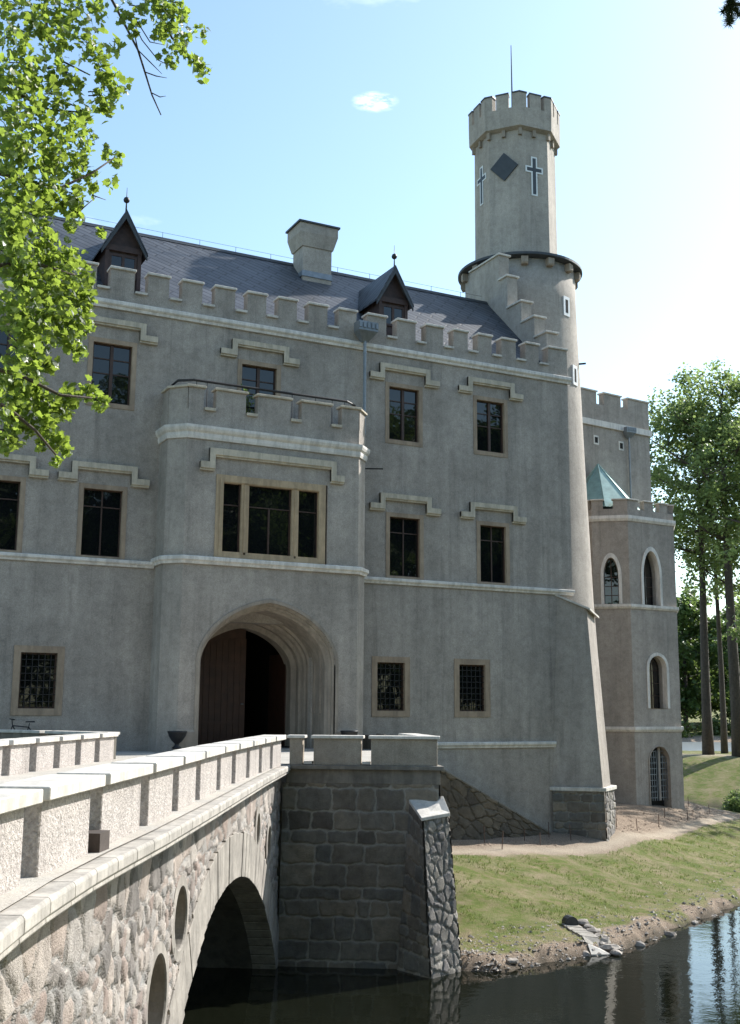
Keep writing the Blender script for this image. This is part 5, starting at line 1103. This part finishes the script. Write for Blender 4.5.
# leaf clumps: (px, py, radius px, leaves)
CL = [(15, 10, 22, 90), (45, 5, 18, 60), (75, 10, 17, 60), (98, 12, 12, 36), (62, 20, 14, 36), (12, 45, 22, 80), (38, 30, 14, 36), (58, 45, 14, 44), (88, 45, 13, 44), (98, 62, 12, 40), (105, 78, 12, 40), (118, 90, 11, 36), (100, 98, 11, 34), (107, 108, 7, 14), (30, 70, 20, 80), (8, 85, 20, 80), (55, 75, 13, 40), (75, 82, 11, 30), (30, 95, 18, 70), (58, 100, 14, 44), (82, 115, 12, 40), (12, 125, 22, 90), (42, 130, 20, 80), (70, 128, 14, 46), (88, 140, 10, 26), (20, 160, 24, 110), (55, 158, 20, 80), (80, 165, 12, 40), (15, 195, 24, 110), (50, 195, 20, 80), (75, 200, 12, 36), (90, 178, 8, 12), (108, 154, 6, 8), (118, 162, 6, 9), (112, 182, 6, 6), (95, 190, 6, 6), (76, 212, 9, 18), (70, 225, 7, 12), (100, 231, 5, 5), (12, 228, 20, 84), (40, 226, 16, 50), (15, 258, 22, 100), (48, 255, 18, 80), (72, 262, 14, 54), (30, 285, 24, 120), (65, 290, 20, 100), (86, 280, 9, 26), (85, 302, 12, 46), (20, 315, 22, 100), (55, 318, 20, 100), (82, 322, 12, 40), (35, 340, 20, 80), (70, 340, 12, 36), (78, 352, 8, 18), (25, 358, 22, 90), (48, 366, 9, 22), (10, 385, 18, 70), (34, 390, 15, 50), (70, 398, 12, 40), (88, 392, 10, 32), (101, 404, 8, 20), (45, 405, 13, 44), (15, 415, 18, 70), (62, 412, 10, 26), (45, 425, 12, 34), (8, 440, 14, 44), (28, 428, 9, 18), (58, 442, 10, 30), (42, 443, 8, 16), (66, 450, 6, 12), (56, 462, 5, 8),
      (122, 8, 9, 16), (140, 10, 10, 20), (165, 12, 13, 44), (178, 5, 12, 40), (155, 5, 10, 30), (172, 28, 10, 26), (184, 20, 8, 18), (160, 32, 8, 16), (183, 40, 9, 26), (176, 52, 8, 20), (170, 60, 6, 12), (188, 56, 5, 8), (197, 30, 5, 9), (205, 33, 5, 9), (199, 65, 7, 20), (205, 70, 6, 12), (193, 62, 5, 8), (115, 45, 6, 9), (132, 30, 5, 8), (128, 12, 7, 12), (135, 34, 5, 6), (162, 55, 6, 8), (122, 42, 4, 3)]
P = []
for x, y, r_, n_ in CL:
    d0 = float(np.interp(x, [0, 200], [10.2, 11.7])); c = atH(x, y, d0); rw = r_/1130*d0; n_ = int(n_*(1.25 if y < 150 else 2.0))
    q_ = rng.normal(size=(n_, 3)); q_ /= np.linalg.norm(q_, axis=1)[:, None]; q_ *= rng.random((n_, 1))**.45*rw; q_ *= np.array([1, 1, 1]); dep = rng.normal(size=(n_, 1))*min(.5, rw*1.2); vd = np.array([math.sin(R(10)), math.cos(R(10)), 0]); P.append(np.array(c)+q_+dep*vd)
# out-of-frame remainder of the crown
for k in range(60):
    c = tb0+Vector((random.gauss(0, 2.6), random.gauss(0, 2.4), random.uniform(4.5, 13)));
    r_ = ray(0, 300)
    # keep this part of the crown left of the view
    az_ = math.degrees(math.atan2(c.x, c.y))
    if az_ > 5 and c.y > 0: continue
    P.append(np.array(c)+rng.normal(size=(90, 3))*.55)
leaves_obj('crown', np.concatenate(P), .07, 'maple', MT['maple'], mp_t, tuple(tb0), .12)
# hanging twigs inside the clumps
for x, y, r_, n_ in CL:
    if n_ < 18: continue
    d0 = float(np.interp(x, [0, 200], [10.2, 11.7]))
    for j in range(2): a_ = atH(x-r_*random.uniform(.3, 1.1), y-r_*random.uniform(.2, 1), d0); b_ = atH(x+r_*random.uniform(0, .7), y+r_*random.uniform(0, .7), d0+.1); tr.tube([a_, a_.lerp(b_, .5)+Vector((0, 0, .05)), b_], [.007, .005, .003], 4)
tr.build('trunk', MT['bark'], mp_t, tuple(tb0), True)
# dark needle bough tip at the upper right: a yew/spruce standing to the right of the viewpoint
sb0 = Vector((9.5, 3.6, 0)); sb0.z = gz(sb0.x, sb0.y)
spt = thing('spruce_tree', 'dark spruce beside the viewpoint with one hanging bough tip in the upper right corner', 'tree', tuple(sb0))
tr = M(); tr.tube([sb0+Vector((0, 0, -.3)), sb0+Vector((0, 0, 7)), sb0+Vector((0, 0, 12))], [.3, .18, .04], 10)
tip = atH(729, 22, 7.0); rt_ = Vector((sb0.x, sb0.y, 4.9)); tr.tube([rt_, rt_.lerp(tip, .5)+Vector((0, 0, .35)), atH(731, 5, 7.0), tip], [.06, .035, .012, .006], 6); tr.build('trunk', MT['bark'], spt, tuple(sb0), True)
V = []; Fc = []; n = 0
def needles(a, b, cnt, ln):
    global n
    d = (b-a)
    for k in range(cnt):
        p = a+d*random.random(); q_ = Vector((random.gauss(0, 1), random.gauss(0, 1), random.gauss(-.25, .7))).normalized(); w_ = q_.cross(Vector((.3, .5, .8))).normalized()*.0028; e_ = p+q_*ln*random.uniform(.6, 1.1)
        V.extend([tuple(p-w_), tuple(p+w_), tuple(e_)]); Fc.append((n, n+1, n+2)); n += 3
mid_ = rt_.lerp(tip, .5)+Vector((0, 0, .35))
for a_, b_ in ((rt_, mid_), (mid_, atH(731, 5, 7.0))):
    needles(a_, b_, 900, .09)
    for k in range(9):
        p_ = a_.lerp(b_, (k+.5)/9); q_ = p_+Vector((random.uniform(-.2, .1), random.choice((-1, 1))*random.uniform(.25, .5), -.12))
        if b_ is mid_ or k < 5: needles(p_, q_, 110, .07)
needles(atH(731, 2, 7.0), atH(729, 24, 7.0), 420, .06); needles(atH(731, 4, 7.0), atH(722, 12, 7.0), 170, .045); needles(atH(732, 6, 7.0), atH(741, 16, 7.0), 200, .05); needles(atH(732, -8, 7.0), atH(731, 4, 7.0), 200, .06)
for k in range(60):
    h_ = random.uniform(2, 11); a = random.random()*6.28; ln = (12-h_)*.24+.3; a_ = sb0+Vector((0, 0, h_)); b_ = a_+Vector((math.cos(a)*ln, math.sin(a)*ln, -.15*ln))
    if math.cos(a) < -.2 and ln > 1.2: continue
    needles(a_, b_, 130, .16)
me = bpy.data.meshes.new('needles'); me.from_pydata([(v[0]-sb0.x, v[1]-sb0.y, v[2]-sb0.z) for v in V], [], Fc); me.update(); mesh_obj('needles', me, MT['conifer'], spt, tuple(sb0))
